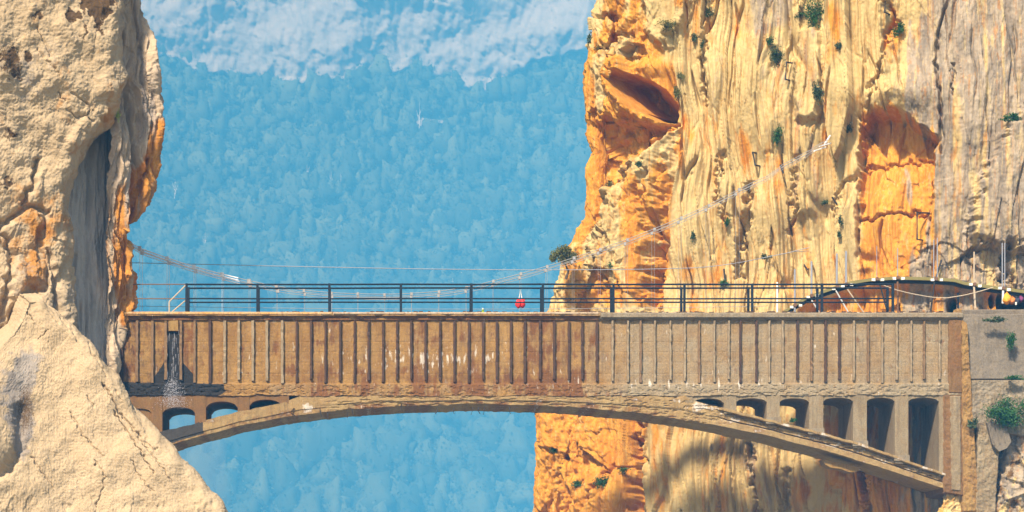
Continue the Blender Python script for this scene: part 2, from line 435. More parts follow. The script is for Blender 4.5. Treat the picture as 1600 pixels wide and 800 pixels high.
TN = np.array(TN); TA = np.concatenate([np.repeat(TN, len(ico)), np.repeat(TN, NL*4)])
tag(mesh_obj('forest', np.concatenate([Vi, Vs]), T3, M_forest, smooth=True, attr=np.stack([TA]*3, -1)), 'blue hazy pine forest covering the far mountainside', 'forest', kind='stuff')

# ground of the gorge
tag(mesh_obj('ground', [(-3400, -400, -120), (3400, -400, -120), (3400, 2600, -120), (-3400, 2600, -120)], [[0, 1, 2, 3]], M_ground), kind='structure')

# haze: one closed box of even air round everything
hm = bpy.data.materials.new('haze'); hm.use_nodes = True; t = hm.node_tree; t.nodes.remove(t.nodes['Principled BSDF'])
pv = t.nodes.new('ShaderNodeVolumePrincipled'); pv.inputs['Color'].default_value = (.08, .46, 1, 1); pv.inputs['Absorption Color'].default_value = (.2, .2, .2, 1); pv.inputs['Density'].default_value = .00074
pv.inputs['Anisotropy'].default_value = -.5
t.links.new(pv.outputs[0], t.nodes['Material Output'].inputs['Volume'])
hb = MB().box(-3500, 3500, -420, 2700, -121, 780).build('haze', hm); hb['kind'] = 'stuff'

# --- left cliff, upper bulge
def a_Y(px, py):
    low = sst(170, 330, py+ (190-px)*.6)
    return -2.7+low*.6-(190-px)*.010
cracksA = [[(58, 40), (72, 72), (80, 88)], [(60, 75), (75, 97), (92, 118)], [(92, 142), (103, 158)], [(112, 145), (128, 155), (143, 168), (138, 178)], [(105, 170), (122, 185), (133, 178), (146, 190)],
           [(0, 350), (22, 338), (45, 322), (75, 330)], [(0, 352), (14, 372), (22, 402), (14, 440), (5, 500), (0, 540)], [(72, 340), (60, 385), (76, 420), (70, 450)], [(60, 250), (50, 290), (38, 316)], [(75, 392), (86, 420), (90, 460), (98, 500)]]
def a_disp(u, z, px, py):
    d = .30*fbm(u/2.2, z/2.6, 3, 21)+.05*fbm(u/.5, z/.5, 4, 24, .55)+.016*billow(u/.16, z/.16, 3, 27)
    rough = sst(.0, 1, gauss(px, py, 160, 200, 60, 60)+sst(300, 360, py)*1.0)
    d += rough*(.22*facets(u/.9+.3*z, z/1.3, 31)+.10*facets(u/.35, z/.5, 33))
    for c in cracksA[:5]: d -= .10*line(px+3*pn(px/9, py/9, 2), py+3*pn(px/9, py/9, 3), c, 1.5)
    for c in cracksA[5:]: d -= .35*line(px+5*pn(px/12, py/12, 2), py+5*pn(px/12, py/12, 3), c, 5)
    d -= .5*sst(0, 1, line(px, py, [(52, 455), (30, 500), (0, 560)], 16))
    sp = spotsA(px, py); d -= .05*sp
    return d
def spotsA(px, py):
    nx = px+7*fbm(px/12, py/12, 3, 1); ny = py+7*fbm(px/12, py/12, 3, 2)
    s = poly(nx, ny, [(125, -20), (178, -20), (176, 22), (160, 30), (155, 52), (142, 26), (125, 8)], 4)
    s = np.maximum(s, poly(nx, ny, [(103, 22), (112, 12), (130, 24), (124, 32), (108, 34)], 4))
    for (cx, cy, rx, ry) in ((17, 92, 16, 26), (25, 118, 9, 10), (45, 88, 6, 9), (3, 90, 5, 5), (18, 212, 13, 7), (12, 285, 9, 5), (3, 290, 5, 5), (131, 52, 4, 9), (20, 78, 10, 8), (60, 25, 9, 7), (158, 52, 5, 9)):
        s = np.maximum(s, .9*gauss(nx, ny, cx, cy, rx, ry))
    return s
def a_mask(u, z, px, py, D):
    o = .12+.30*gauss(px, py, 170, 190, 60, 70)+.35*gauss(px, py, 60, 350, 60, 60)+.4*gauss(px, py, 55, 420, 25, 40)+.25*fbm(px/50, py/50, 2, 4)
    g = .12+.22*fbm(px/40, py/60, 3, 6)+.35*gauss(px, py, 195, 60, 12, 60)+.35*gauss(px, py, 40, 110, 40, 40)+.25*sst(380, 480, py)
    return [o, g, .25+.75*spotsA(px, py)]
cl = sheet('cliff_left', -120, 830, [(-120, -260), (830, -260)], [(-120, 186), (0, 192), (40, 197), (90, 191), (130, 193), (152, 186), (185, 170), (215, 152), (250, 130), (280, 114), (330, 109), (400, 112), (470, 112), (560, 120), (830, 150)], a_Y, 1.05, a_disp, a_mask, M_left, rr=46, back=6, inward=60)
tag(cl, 'tan limestone bulge filling the upper left', kind='structure')

# --- grey recessed face
def b_disp(u, z, px, py):
    return .16*fbm(u/.5, z/4, 3, 41)+.07*billow(u/.22, z/2.2, 3, 43)+.02*fbm(u/.1, z/.2, 3, 45)-.22*line(px, py, [(118, 400), (112, 470), (120, 560)], 4)-.14*line(px, py, [(142, 190), (140, 330), (134, 420), (136, 540)], 3)+.2*poly(px, py, [(88, 400), (98, 385), (110, 440), (100, 520), (84, 470)], 8)
def b_mask(u, z, px, py, D):
    return [.05+.2*fbm(px/10, py/60, 2, 3), .1+.45*sst(120, 165, px)+.5*pn(px/14, py/80, 8), .1+0*px]
tag(sheet('rock_face', 140, 700, [(140, 84), (700, 84)], [(140, 186), (240, 186), (480, 178), (560, 174), (700, 172)], lambda px, py: -1.7+(px-84)*.017, .9, b_disp, b_mask, M_face), 'grey shaded rock face in the cleft', kind='structure')

# --- far strip at the cliff's right edge
def c_disp(u, z, px, py):
    w = u+.25*fbm(u/1.5, z/2, 2, 50)
    d = .30*billow(w/.55, z/4.5, 3, 51)+.10*billow(w/.18, z/1.4, 3, 55)+.03*fbm(u/.08, z/.15, 3, 58)+.10*facets(w/.3, z/1.1, 59)
    d -= .5*line(px, py, [(197, 130), (205, 200), (203, 330), (196, 420)], 5)+.45*line(px, py, [(228, 250), (214, 330), (206, 370)], 4)
    d += .35*gauss(px, py, 183, 230, 12, 110)+.25*gauss(px, py, 232, 170, 14, 110)
    return d
def c_mask(u, z, px, py, D):
    o = -.1+.95*poly(px, py, [(172, 290), (250, 240), (250, 300), (215, 372), (215, 510), (180, 510), (172, 400)], 22)+.9*poly(px, py, [(228, 200), (260, 170), (250, 300), (205, 372)], 12)+.3*pn(u/.2, z/2, 4)
    return [o, .30+.7*pn(u/.25, z/3, 6)-.4*sst(300, 380, py), .12+.5*np.clip(-D-.05, 0, .5)*0]
tag(sheet('rock_strip', -120, 720, [(-120, 172), (150, 172), (240, 170), (480, 168), (560, 166), (720, 166)], [(-120, 212), (0, 217), (70, 233), (120, 246), (170, 249), (230, 245), (290, 234), (345, 216), (366, 207), (420, 208), (478, 211), (492, 199), (520, 183), (550, 178), (600, 176), (720, 174)], lambda px, py: -.35+(px-170)*.018-np.interp(py, [0, 230, 330, 430, 490], [1.6, 1.4, .9, .5, 0]), .8, c_disp, c_mask, M_strip, rr=16, back=12, inward=70), 'thin fluted orange rock at the far side of the left cliff', kind='structure')

# --- pale slab lower left
cracksD = [[(136, 537), (143, 553), (157, 572), (167, 588)], [(160, 600), (175, 618), (185, 640), (203, 660), (220, 680)], [(178, 640), (192, 660), (210, 690), (228, 720), (240, 742)], [(110, 642), (125, 672), (148, 700), (162, 714)],
           [(78, 484), (92, 504)], [(98, 497), (115, 520), (128, 540)], [(215, 680), (245, 722), (270, 755)], [(225, 690), (245, 702)], [(205, 720), (225, 755), (240, 768)], [(148, 720), (165, 745), (158, 770), (150, 790)], [(50, 715), (70, 745), (85, 762)], [(40, 484), (52, 500)], [(60, 530), (75, 515)], [(135, 620), (145, 634)], [(180, 610), (188, 624)]]
def d_disp(u, z, px, py):
    d = .28*fbm(u/3, z/3, 3, 61)+.026*fbm(u/.4, z/.4, 4, 63, .6)+.015*billow(u/.11, z/.11, 3, 66)+.04*facets(u/1.1+z*.3, z/1.6, 67, 1.2, .4)
    jx = px+3*pn(px/8, py/8, 5); jy = py+3*pn(px/8, py/8, 6)
    for i, c in enumerate(cracksD): d -= (.13 if i in (1, 2) else .08)*line(jx, jy, c, 1.1+.3*(i % 3 == 1))
    d += .7*gauss(px, py, -20, 690, 42, 70)-.35*line(jx, jy, [(30, 640), (32, 700), (15, 735), (0, 745)], 8)
    d -= .12*gauss(px, py, 40, 600, 24, 60)
    d -= .05*sst(.2, .5, fbm(px/24+4, py/40, 3, 9))*sst(740, 800, py)
    return d
def d_mask(u, z, px, py, D):
    g = .05+.8*poly(px+8*fbm(px/20, py/20, 3, 3), py+8*fbm(px/20, py/20, 3, 4), [(20, 560), (50, 540), (62, 560), (50, 620), (55, 680), (35, 720), (20, 700), (5, 640), (5, 580)], 14)+.2*fbm(px/30, py/30, 3, 12)
    o = .0+.18*fbm(px/60, py/80, 2, 14)+.2*gauss(px, py, 10, 680, 30, 50)
    return [o, g, .15+.5*gauss(px, py, 40, 640, 20, 60)+.9*gauss(px, py, 163, 601, 2.2, 1.6)+.9*gauss(px, py, 148, 727, 2.2, 2.5)]
tag(sheet('rock_slab', 452, 960, [(452, 22), (500, 6), (560, -40), (620, -150), (960, -260)], [(452, 46), (462, 62), (490, 97), (525, 131), (560, 162), (590, 191), (630, 217), (672, 247), (705, 277), (745, 313), (800, 352), (850, 392), (960, 470)], lambda px, py: -8.5+(py-452)*-.004-(300-px)*.004+7.6*(1-sst(0, 30, px-np.interp(py, [452, 500, 560, 620, 960], [22, 6, -40, -150, -260]))), 1.05, d_disp, d_mask, M_left, rr=26, back=5, inward=70), 'smooth pale limestone slab sloping down in front of the bridge', kind='structure')

# --- right cliff
def r_Y(px, py):
    y = np.interp(px, [820, 900, 1000, 1060, 1250, 1400, 1500, 1700], [13.5, 12.5, 10.5, 9.5, 8, 6.5, 5.6, 5.0])
    return y+sst(500, 700, py)*np.interp(px, [820, 1000, 1200, 1500], [0, 0, -.5, -1.2])-2.3*sst(1250, 1310, px)*sst(540, 610, py)
cave = [(956, 120), (975, 115), (1005, 122), (1035, 140), (1052, 165), (1050, 186), (1030, 188), (1000, 172), (978, 152)]
alc = [(1342, 190), (1362, 170), (1400, 174), (1430, 192), (1466, 216), (1460, 270), (1452, 340), (1440, 400), (1405, 432), (1348, 440), (1336, 400), (1340, 300)]
EDY, EDX = [-120, 0, 50, 100, 170, 230, 345, 390, 430, 470, 500, 560, 640, 800, 960], [960, 938, 926, 919, 911, 916, 917, 893, 879, 864, 858, 848, 840, 833, 825]
def r_disp(u, z, px, py):
    n1 = fbm(px/30, py/30, 3, 71)
    wx = px+10*fbm(px/60, py/90, 2, 72); 
    wu = u+.45*fbm(u/4, z/7, 2, 73)+.05*pn(u/.5, z/1.6, 74)
    fl = sst(985, 1060, px+ (py-200)*.12)*(1-.75*sst(1370, 1430, px+20*n1))     # fluted cream zone
    orz = 1-sst(980, 1050, px+(py-200)*.12*(py > 200))
    gz0 = sst(1370, 1430, px+20*n1)
    inn = sst(-14, 38, px-np.interp(py, EDY, EDX))
    d = (.35+.2*inn)*fbm(u/4, z/7, 3, 75)
    # pillars and flutes
    w1, w2, _h1, _a, _b = worley(wu/.9+.12*pn(u/.6, z/1.2, 119), z/8.5, 118)
    d -= (fl+.25*gz0)*.42*np.exp(-((w2-w1)/.05)**2)*sst(-.15, .25, pn(u/1.2, z/3, 120))
    w1, w2, _h1, _a, _b = worley(wu/.40+.15*pn(u/.3, z/.6, 122), z/2.3, 121)
    d -= (fl*.8+orz)*.09*np.exp(-((w2-w1)/.07)**2)*sst(-.1, .3, pn(u/.7, z/1.4, 123))
    d += fl*(.34*billow(wu/1.5, z/11, 2, 76)+.11*billow(wu/.5, z/5.5, 2, 78)+.075*billow(wu/.22, z/5, 2, 81)+.62*facets(wu/.95, z/9.5, 82, 1.3, .9)+.17*facets(wu/.30, z/4.2, 83, 1.2, .8)*(.6+.6*pn(u/2, z/3, 111)))
    # broken orange zone
    d += orz*(.25+.75*inn)*(.55*facets(wu/1.6+.25*z/2, z/2.1, 84, 1.6, .8)+.28*facets(wu/.6, z/.9, 85, 1.2, .9)+.14*billow(wu/.35+z*.25, z/.8, 3, 86)+.06*fbm(u/.2, z/.25, 3, 87))
    gz = sst(1370, 1430, px+20*n1)
    d += gz*(.05*billow(u/.35, z/3, 2, 88)+.05*fbm(u/.3, z/.6, 4, 89)+.10*facets(u/1.3, z/2.5, 90, .7, .3))
    fr = gz*sst(350, 400, py)*(1-sst(600, 640, py))
    d += fr*(.24*facets(u/.8+z*.2, z/.7, 91, 1.2, .9)+.15*facets(u/.3, z/.35, 92))
    jx = px+8*fbm(px/18, py/18, 3, 93); jy = py+8*fbm(px/18, py/18, 3, 94)
    # recess of orange rock behind the pale spur
    d -= inn*1.1*poly(jx, jy, [(870, 190), (1000, 190), (1050, 195), (1005, 238), (962, 292), (935, 345), (905, 378), (860, 380)], 9)
    # spur
    d += inn*.9*poly(jx, jy, [(1050, 205), (1008, 240), (964, 295), (938, 348), (895, 390), (860, 480), (860, 520), (1010, 520), (1020, 380), (1040, 260)], 16)
    # left upper blocks
    d += inn*.6*poly(jx, jy, [(905, 90), (955, 85), (985, 115), (960, 125), (1000, 180), (1040, 195), (1000, 200), (905, 230)], 12)
    d -= .35*line(jx, jy, [(937, 78), (962, 60), (985, 55)], 4)+.3*line(jx, jy, [(962, 25), (960, 60)], 4)+.3*line(jx, jy, [(918, 22), (962, 27)], 3)
    d += .5*poly(jx, jy, [(1010, -30), (1080, -30), (1070, 30), (1045, 60), (1035, 70), (1010, 50)], 8)
    cd = ((px-960)*-.62+(py-122)*.78); d -= poly(px+3*n1, py+3*n1, cave, 3.5)*np.clip(3.4+cd*.075, .5, 3.4); d += .35*line(px, py, [(950, 118), (972, 152), (1000, 180), (1035, 196)], 9)
    d += .4*gauss(px, py, 1000, 105, 50, 14)
    d -= (.30+1.5*(1-sst(180, 400, py)))*(poly(px+6*n1+3*fbm(px/14, py/14, 2, 126), py+6*n1+3*fbm(px/14, py/14, 2, 127), alc, 5)*(.9+.18*facets(u/.9, z/1.1, 128, 1.4, .9)))
    d += .25*poly(px, py, [(1340, 420), (1350, 300), (1342, 230), (1365, 235), (1372, 300), (1362, 420)], 6)
    d += .75*gauss(px, py, 1400, 150, 60, 26)
    d -= .35*line(jx, jy, [(1345, 345), (1400, 330), (1450, 335)], 3)+.25*line(jx, jy, [(1345, 255), (1460, 245)], 3)
    # pillar with flat top
    d += .65*poly(px+3*n1, py+3*n1, [(1248, 46), (1268, 42), (1284, 56), (1286, 120), (1280, 186), (1262, 192), (1244, 184), (1240, 100)], 6)
    d += .3*poly(px, py, [(1172, 60), (1210, 30), (1235, 80), (1230, 180), (1195, 240), (1175, 200)], 14)
    d += .3*poly(px, py, [(1245, 200), (1285, 195), (1275, 330), (1240, 340)], 8)
    # boulder mass at the right edge
    d += .8*poly(jx, jy, [(1640, 120), (1602, 168), (1575, 195), (1545, 255), (1522, 305), (1516, 370), (1560, 392), (1640, 395)], 10)
    # cracks
    d -= .45*line(px+3*pn(px/9, py/14, 93), py, [(1482, -20), (1478, 10), (1466, 40), (1462, 100), (1470, 150), (1472, 240)], 2.2)
    for c, wd, dp in (([(1375, 0), (1400, 20), (1388, 70), (1345, 180)], 4, .4), ([(1490, 100), (1488, 150)], 2, .2),
                      ([(1250, 240), (1238, 300), (1242, 340), (1232, 360)], 4, .35), ([(1170, 290), (1166, 340), (1156, 372), (1150, 430)], 5, .6), ([(1125, 240), (1118, 300), (1132, 340)], 5, .4), ([(1332, 270), (1310, 290), (1300, 330)], 4, .3),
                      ([(1000, 640), (998, 700), (1002, 740), (992, 810)], 8, .9), ([(930, 780), (960, 730), (985, 730)], 3, .3), ([(938, 400), (945, 430), (962, 470)], 3, .4), ([(1018, 270), (1010, 320), (1030, 380), (1020, 480)], 7, .5),
                      ([(1100, 150), (1098, 60), (1110, -10)], 4, .3), ([(1572, 380), (1574, 430)], 5, .7), ([(1500, 405), (1530, 385), (1570, 392), (1600, 400)], 4, .4), ([(1230, 740), (1226, 800)], 5, .5), ([(1350, 740), (1355, 800)], 6, .6), ([(1175, 700), (1182, 800)], 5, .5)):
        d -= dp*line(jx, jy, c, wd)
    # hollow behind the walkway
    d -= .75*poly(px, py, [(1235, 500), (1265, 474), (1310, 456), (1370, 446), (1480, 446), (1560, 452), (1640, 462), (1640, 520), (1235, 520)], 9)
    for (cx, cy, sx, sy, dp) in ((1484, 474, 9, 16, 2.5), (1558, 462, 5, 12, 2), (889, 714, 4, 5, .5)): d -= dp*sst(.3, .7, gauss(px, py, cx, cy, sx, sy))
    d -= 2.5*poly(px, py, [(1568, 452), (1640, 462), (1640, 480), (1568, 476)], 4)
    # lower lobes of the orange part under the bridge
    d += .5*gauss(px, py, 950, 770, 60, 35)+.3*gauss(px, py, 870, 680, 25, 40)
    # fine
    d += .024*fbm(u/.16, z/.34, 3, 95)+.012*billow(u/.08, z/.16, 2, 97)
    return d
def r_mask(u, z, px, py, D):
    n = fbm(px/45, py/110, 3, 101); n2 = fbm(px/14, py/60, 3, 103); st = pn(px/9, py/260, 105); st2 = pn(px/22, py/400, 107)
    jx = px+10*n; jy = py+10*n2
    o = .22+.30*n+.55*n2*.5
    o += .75*poly(jx, jy, [(880, 95), (950, 85), (1040, 120), (1060, 190), (1005, 240), (960, 295), (930, 350), (900, 380), (860, 380)], 16)
    o += .45*poly(jx, jy, [(960, -20), (1005, -20), (1010, 50), (1040, 75), (1050, 120), (960, 110), (935, 60)], 12)
    o += .5*poly(jx, jy, [(985, 320), (1040, 240), (1050, 300), (1035, 480), (1000, 480), (985, 420)], 10)
    o += .5*poly(jx, jy, [(890, 400), (930, 400), (960, 440), (1000, 440), (1000, 480), (880, 480)], 12)
    o += .75*poly(jx, jy, [(820, 620), (1000, 620), (998, 820), (820, 820)], 14)
    o += .9*poly(jx, jy, [(1342, 185), (1362, 168), (1400, 172), (1466, 214), (1470, 270), (1460, 430), (1345, 445), (1335, 380), (1345, 300)], 10)
    o += .35*gauss(px, py, 1300, 20, 12, 30)+.4*sst(1230, 1300, px)*poly(px, py, [(1180, 650), (1640, 650), (1640, 830), (1180, 830)], 30)
    o += .6*poly(px, py, [(1230, 500), (1265, 470), (1330, 445), (1480, 440), (1600, 456), (1600, 510)], 8)
    o -= .5*poly(jx, jy, [(948, 72), (985, 60), (990, 85), (960, 100), (940, 170), (905, 170), (920, 110)], 8)+.3*poly(jx, jy, [(1010, -20), (1060, -20), (1075, 40), (1040, 65), (1015, 50)], 8)
    g = -.05+.25*n2
    gz = sst(1375, 1440, px+14*n2-40*sst(100, 0, py))
    g += gz*(.92+.75*st+.5*st2)
    g += .7*poly(jx, jy, [(1172, -20), (1240, -20), (1222, 40), (1180, 66), (1168, 40)], 8)+.35*poly(jx, jy, [(1170, 60), (1235, 40), (1240, 200), (1185, 260)], 16)
    g += .35*poly(jx, jy, [(1240, 46), (1286, 46), (1286, 330), (1240, 330)], 8)+.3*gauss(px, py, 1070, 60, 25, 60)+.35*gauss(px, py, 1120, 130, 20, 90)
    g += .5*poly(px, py, [(1150, 680), (1200, 670), (1215, 800), (1185, 830)], 8)
    g -= .9*poly(px, py, alc, 14); g += .75*gauss(px, py, 1410, 290, 30, 35)+.7*gauss(px, py, 1395, 390, 40, 35); o -= .35*gauss(px, py, 1410, 290, 30, 35)+.35*gauss(px, py, 1395, 385, 40, 30)
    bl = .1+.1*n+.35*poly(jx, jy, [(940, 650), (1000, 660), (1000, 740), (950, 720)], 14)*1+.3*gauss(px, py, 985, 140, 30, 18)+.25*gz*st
    return [o, g, bl]
edge = [(-120, 960), (-40, 948), (0, 938), (15, 932), (28, 925), (48, 928), (70, 918), (85, 921), (100, 919), (125, 912), (150, 909), (180, 911), (212, 911), (235, 918), (262, 913), (300, 916), (340, 915), (352, 911), (368, 902), (385, 893), (402, 893), (418, 886), (440, 878), (470, 864), (500, 858), (560, 848), (640, 841), (662, 843), (690, 851), (705, 846), (740, 836), (770, 834), (800, 828), (960, 822)]
edge = [(a, b_-3) for a, b_ in edge]
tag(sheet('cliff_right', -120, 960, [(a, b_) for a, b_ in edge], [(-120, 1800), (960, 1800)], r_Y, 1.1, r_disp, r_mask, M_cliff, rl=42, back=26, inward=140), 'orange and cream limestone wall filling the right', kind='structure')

# ================================================================== the old concrete aqueduct bridge
BR = empty('arch_bridge', (CX+16, 1.35, 0))
tag(BR, 'old brown concrete arch bridge with ribbed sides spanning the gorge', 'bridge')
DEP = 2.7
def X(px): return CX+(px-600)/K
def Z(py): return CZ+(1000-py)/K
ribs = [190, 214, 238, 259, 282.5, 304, 328, 351, 373, 395, 417, 441, 463.5, 486, 508.5, 531.5, 554, 576, 598.5, 620.5, 642.5, 665, 687.5, 710, 732.5, 755, 776.5, 798.5, 820, 844, 866, 889, 910, 932.5, 957, 981, 1001, 1023, 1047.5, 1070, 1092.5, 1116, 1138.5, 1157, 1182, 1202, 1223, 1246, 1268, 1290, 1311.5, 1334, 1356.5, 1378.5, 1401, 1423.5, 1444, 1468]
# trough: cross-section swept along X. rows = x, columns = profile point (py, y)
prof = [(489.5, 1.35), (489.5, .10), (489.0, -.10), (494, -.115), (494.6, -.02), (499.5, -.005), (500.5, .07)]
prof += [(v, .075) for v in np.arange(502, 597, 1.6)]+[(598, .07), (599.5, 0)]+[(v, -.012) for v in np.arange(601, 616, 1.5)]+[(616.8, -.02), (617.4, .01), (617.4, 1.3), (617.4, 2.7), (560, 2.72), (500, 2.72), (492, 2.74), (489.5, 2.7)]
xs = np.arange(168, 1504.5, 1.1); pr = np.array(prof)
PX = xs[:, None]*np.ones((1, len(pr))); PYb = np.ones((len(xs), 1))*pr[None, :, 0]; YY = np.ones((len(xs), 1))*pr[None, :, 1]
fr = (YY < .2)
sag = 1.5*np.sin((PX-168)/1336*np.pi)*sst(590, 610, PYb)
U = (PX/K).astype(np.float32); Zn = (PYb/K).astype(np.float32)
wear = .012*fbm(U/.5, Zn/.5, 3, 201)+.006*fbm(U/.1, Zn/.1, 2, 203)
low = sst(598, 603, PYb)
wear -= low*.04*sst(.25, .5, fbm(U/.8, Zn/.25, 3, 205))*sst(608, 613, PYb)+low*.03*sst(.1, .4, fbm(U/.25, Zn/.12, 3, 206))
top = (PYb < 501)
wear -= top*(.05*sst(.1, .5, fbm(U/.7, Zn*0+pr[None, :, 0]/9, 3, 207)))
formw = -.007*(np.abs(((PYb-500)/16.5) % 1-.02) < .05)*(PYb > 502)*(PYb < 597)      # board marks of the shuttering
YY = YY-fr*(wear+formw)
ragged = low*fr*(1.6*fbm(U/.9, Zn*0, 4, 208)+.8*pn(U/.12, Zn*0, 209))*sst(612, 617, PYb)
PYb2 = PYb+sag+ragged
Vb = np.stack([X(PX), YY, Z(PYb2)], -1)
# colour masks: rust and leak stains, and cliff shadow painted on the left end
n = fbm(U/.9, Zn/.6, 3, 211); n2 = fbm(U/.25, Zn/.9, 3, 212)
_rb = np.array(ribs); pid = np.searchsorted(_rb, PX[:, 0]); pr1 = np.random.RandomState(3).rand(80)
prand = (pr1[pid][:, None]-.5)*np.ones_like(PX)
st_r = .12+.5*n+.40*n2+.25*fbm(U/.12, Zn/1.3, 2, 215)+.5*sst(560, 600, PYb)*sst(430, 500, PX)*(1-sst(850, 930, PX))+.9*prand*(1-sst(900, 960, PX))+.18*(1-sst(300, 420, PX))-.35*sst(930, 990, PX)+.3*sst(1480, 1500, PX)
st_r += .8*(np.abs(PYb-497) < 3)*(PX < 935)-.3*(PYb < 494)  # browner strip just below the coping
st_w = .04+.50*fbm(U/.13, Zn/.5, 3, 213)+.42*gauss(PX, PYb, 650, 560, 170, 20)+.25*gauss(PX, PYb, 1000, 600, 300, 12)+.5*n*(PYb < 494)
wet_shade = poly(PX, PYb, [(259.5, 518), (282.5, 518), (284, 598), (350, 600), (352, 612), (330, 622), (160, 622), (160, 596), (259, 598)], 4)
wet_shade = np.maximum(wet_shade, poly(PX+3*n, PYb, [(236, 598), (259, 562), (262, 600)], 2)); wet_shade = np.maximum(wet_shade, poly(PX, PYb, [(282, 562), (302, 585), (304, 598), (282, 600)], 2))
wet_shade = np.maximum(wet_shade, .62*(1-sst(186, 205, PX))*(PYb > 496)); wet_shade = np.maximum(wet_shade, .36*(1-sst(240, 400, PX))*(PYb > 496))  # left end darkened in place of the left cliff's cast shadow
wet_shade = wet_shade*(PYb > 495)
tone = np.clip(.70*sst(880, 1000, PX)+.5*prand*.6+.25*(PYb > 600)*(PX > 420)+.3*n, 0, 1)
Ab = np.stack([np.clip(v, 0, 1) for v in (st_r, wet_shade, st_w, tone)], -1)
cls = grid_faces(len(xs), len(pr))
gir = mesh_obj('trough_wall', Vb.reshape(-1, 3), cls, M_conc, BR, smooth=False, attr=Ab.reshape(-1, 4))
tag(gir, 'long trough wall divided by ribs, soaked black below the leak')
for i, rx in enumerate(ribs):
    if rx in (259, 282.5): m = M_ribm
    elif rx < 350: m = M_ribm if i % 3 else M_ribd
    elif rx < 450: m = M_ribp
    elif rx < 950: m = M_ribd
    elif rx in (1157, 1311.5, 1246, 1182, 1290): m = M_ribd
    else: m = M_ribp if i % 4 else M_ribm
    wdt = .046 if rx > 450 else .06
    if rx > 950: wdt = .042
    zz = np.linspace(Z(598+random.uniform(-6, 1)), Z(501), 22); b_ = MB()
    for kx in range(4):
        pass
    vs = []
    for z in zz:
        jl, jr, jd = (random.uniform(-.012, .012) for _ in range(3))
        chip = .03 if random.random() < .05 else 0
        vs += [(X(rx)-wdt+jl, .09, z), (X(rx)-wdt*.8+jl, -.045+jd*.6+chip, z), (X(rx)+wdt*.8+jr, -.045+jd*.6+chip, z), (X(rx)+wdt+jr, .09, z)]
    F = []
    for k in range(len(zz)-1):
        for c in range(3): F.append([k*4+c, k*4+c+1, k*4+c+5, k*4+c+4])
    F.append([0, 3, 2, 1]); e_ = (len(zz)-1)*4; F.append([e_, e_+1, e_+2, e_+3])
    mesh_obj('rib', vs, F, m, BR)
# little outlet where the leak leaves the trough, coloured ochre to read as lit
MB().box(X(263.5), X(278.5), -.03, .08, Z(517), Z(501), .006).build('outlet', M_ochre, BR, origin=(X(271), 0, Z(509)))

# arch: top and bottom edges of the front face
tp = [(200, 700), (254, 673), (304, 662.6), (322, 656), (371, 643), (390, 640), (439, 630), (470, 618.3), (1070, 618.3), (1083, 626), (1131, 638), (1164, 646), (1198, 655), (1244, 666), (1288, 677), (1334, 690), (1399, 712), (1420, 721), (1465, 736), (1476, 741)]
bt = [(200, 724), (275, 692), (317.5, 680), (366, 667), (399, 660.5), (447, 651), (500, 644), (550, 639), (600, 635.5), (680, 632), (750, 630.5), (800, 631), (900, 635.5), (990, 644), (1050, 652), (1100, 660), (1150, 670), (1200, 680.5), (1290, 704), (1375, 730), (1470, 762), (1476, 764)]
xs = np.arange(200, 1477, 1.2)
T = np.interp(xs, *np.array(tp).T); B = np.interp(xs, *np.array(bt).T)
kern = np.ones(25)/25; pad = lambda v: np.convolve(np.pad(v, 12, 'edge'), kern, 'valid')
B = pad(B); B = B+.7*fbm(xs.astype(np.float32)/40, xs.astype(np.float32)*0, 4, 221)+.35*pn(xs.astype(np.float32)/5, xs*0, 223)
T = T+.8*fbm(xs.astype(np.float32)/12, xs.astype(np.float32)*0, 3, 222)*((xs < 430) | (xs > 1085))
ft = np.linspace(0, 1, 22)
Pyf = B[:, None]+(T-B)[:, None]*ft[None, :]; PXa = xs[:, None]*np.ones((1, 22))
Ua = (PXa/K).astype(np.float32); Za = (Pyf/K).astype(np.float32)
Yf = .015*fbm(Ua/.4, Za/.4, 3, 224)+.01+0*PXa
# a thinner soffit course and a worn, layered right haunch
right = sst(1110, 1150, PXa); fT = ft[None, :]*np.ones_like(PXa)
rel = Pyf-B[:, None]; h_ = (T-B)[:, None]
lay = (-rel)/np.maximum(-h_, 1)
Yf += right*(.14*sst(.36, .40, fT)*(1-sst(.80, .84, fT))-.07*sst(.82, .86, fT))
Yf -= right*.0
Yf += right*(.16*np.exp(-((fT-.42)/.03)**2)+.14*np.exp(-((fT-.79)/.03)**2))
Yf += right*.07*sst(.2, .5, fbm(Ua/.4, Za/.12, 3, 226))*(fT > .44)*(fT < .76)
mid_ = (1-right)*sst(480, 560, PXa)
Yf += mid_*(.05*sst(.45, .40, fT)+.04*sst(.1, .4, fbm(Ua/.6, Za/.1, 3, 229)))
Yf += .03*sst(.28, .24, fT)*(1-sst(480, 560, PXa))
front = np.stack([X(PXa), Yf, Z(Pyf)], -1)
nbk = 14; yb = np.linspace(.02, 1, nbk)[None, :]*DEP
under = np.stack([X(xs)[:, None]+0*yb, yb+0*xs[:, None], Z(B)[:, None]+0*yb+.03*fbm((xs[:, None]/K).astype(np.float32)/.4, (yb+0*xs[:, None]).astype(np.float32)/.5, 3, 228)+.002], -1)[:, ::-1]
back = np.stack([X(xs)[:, None]*np.ones((1, 4)), DEP+0*xs[:, None]*np.ones((1, 4)), Z(B)[:, None]+(Z(T)-Z(B))[:, None]*np.linspace(1, 0, 4)[None, :]], -1)
topf = np.stack([X(xs)[:, None]*np.ones((1, 2)), np.array([[.04, DEP]])+0*xs[:, None], Z(T)[:, None]*np.ones((1, 2))], -1)
Va = np.concatenate([back, under, front, topf], 1)
PXv = xs[:, None]*np.ones((1, Va.shape[1])); PYv = np.concatenate([B[:, None]*np.ones((1, 4+nbk)), Pyf, T[:, None]*np.ones((1, 2))], 1)
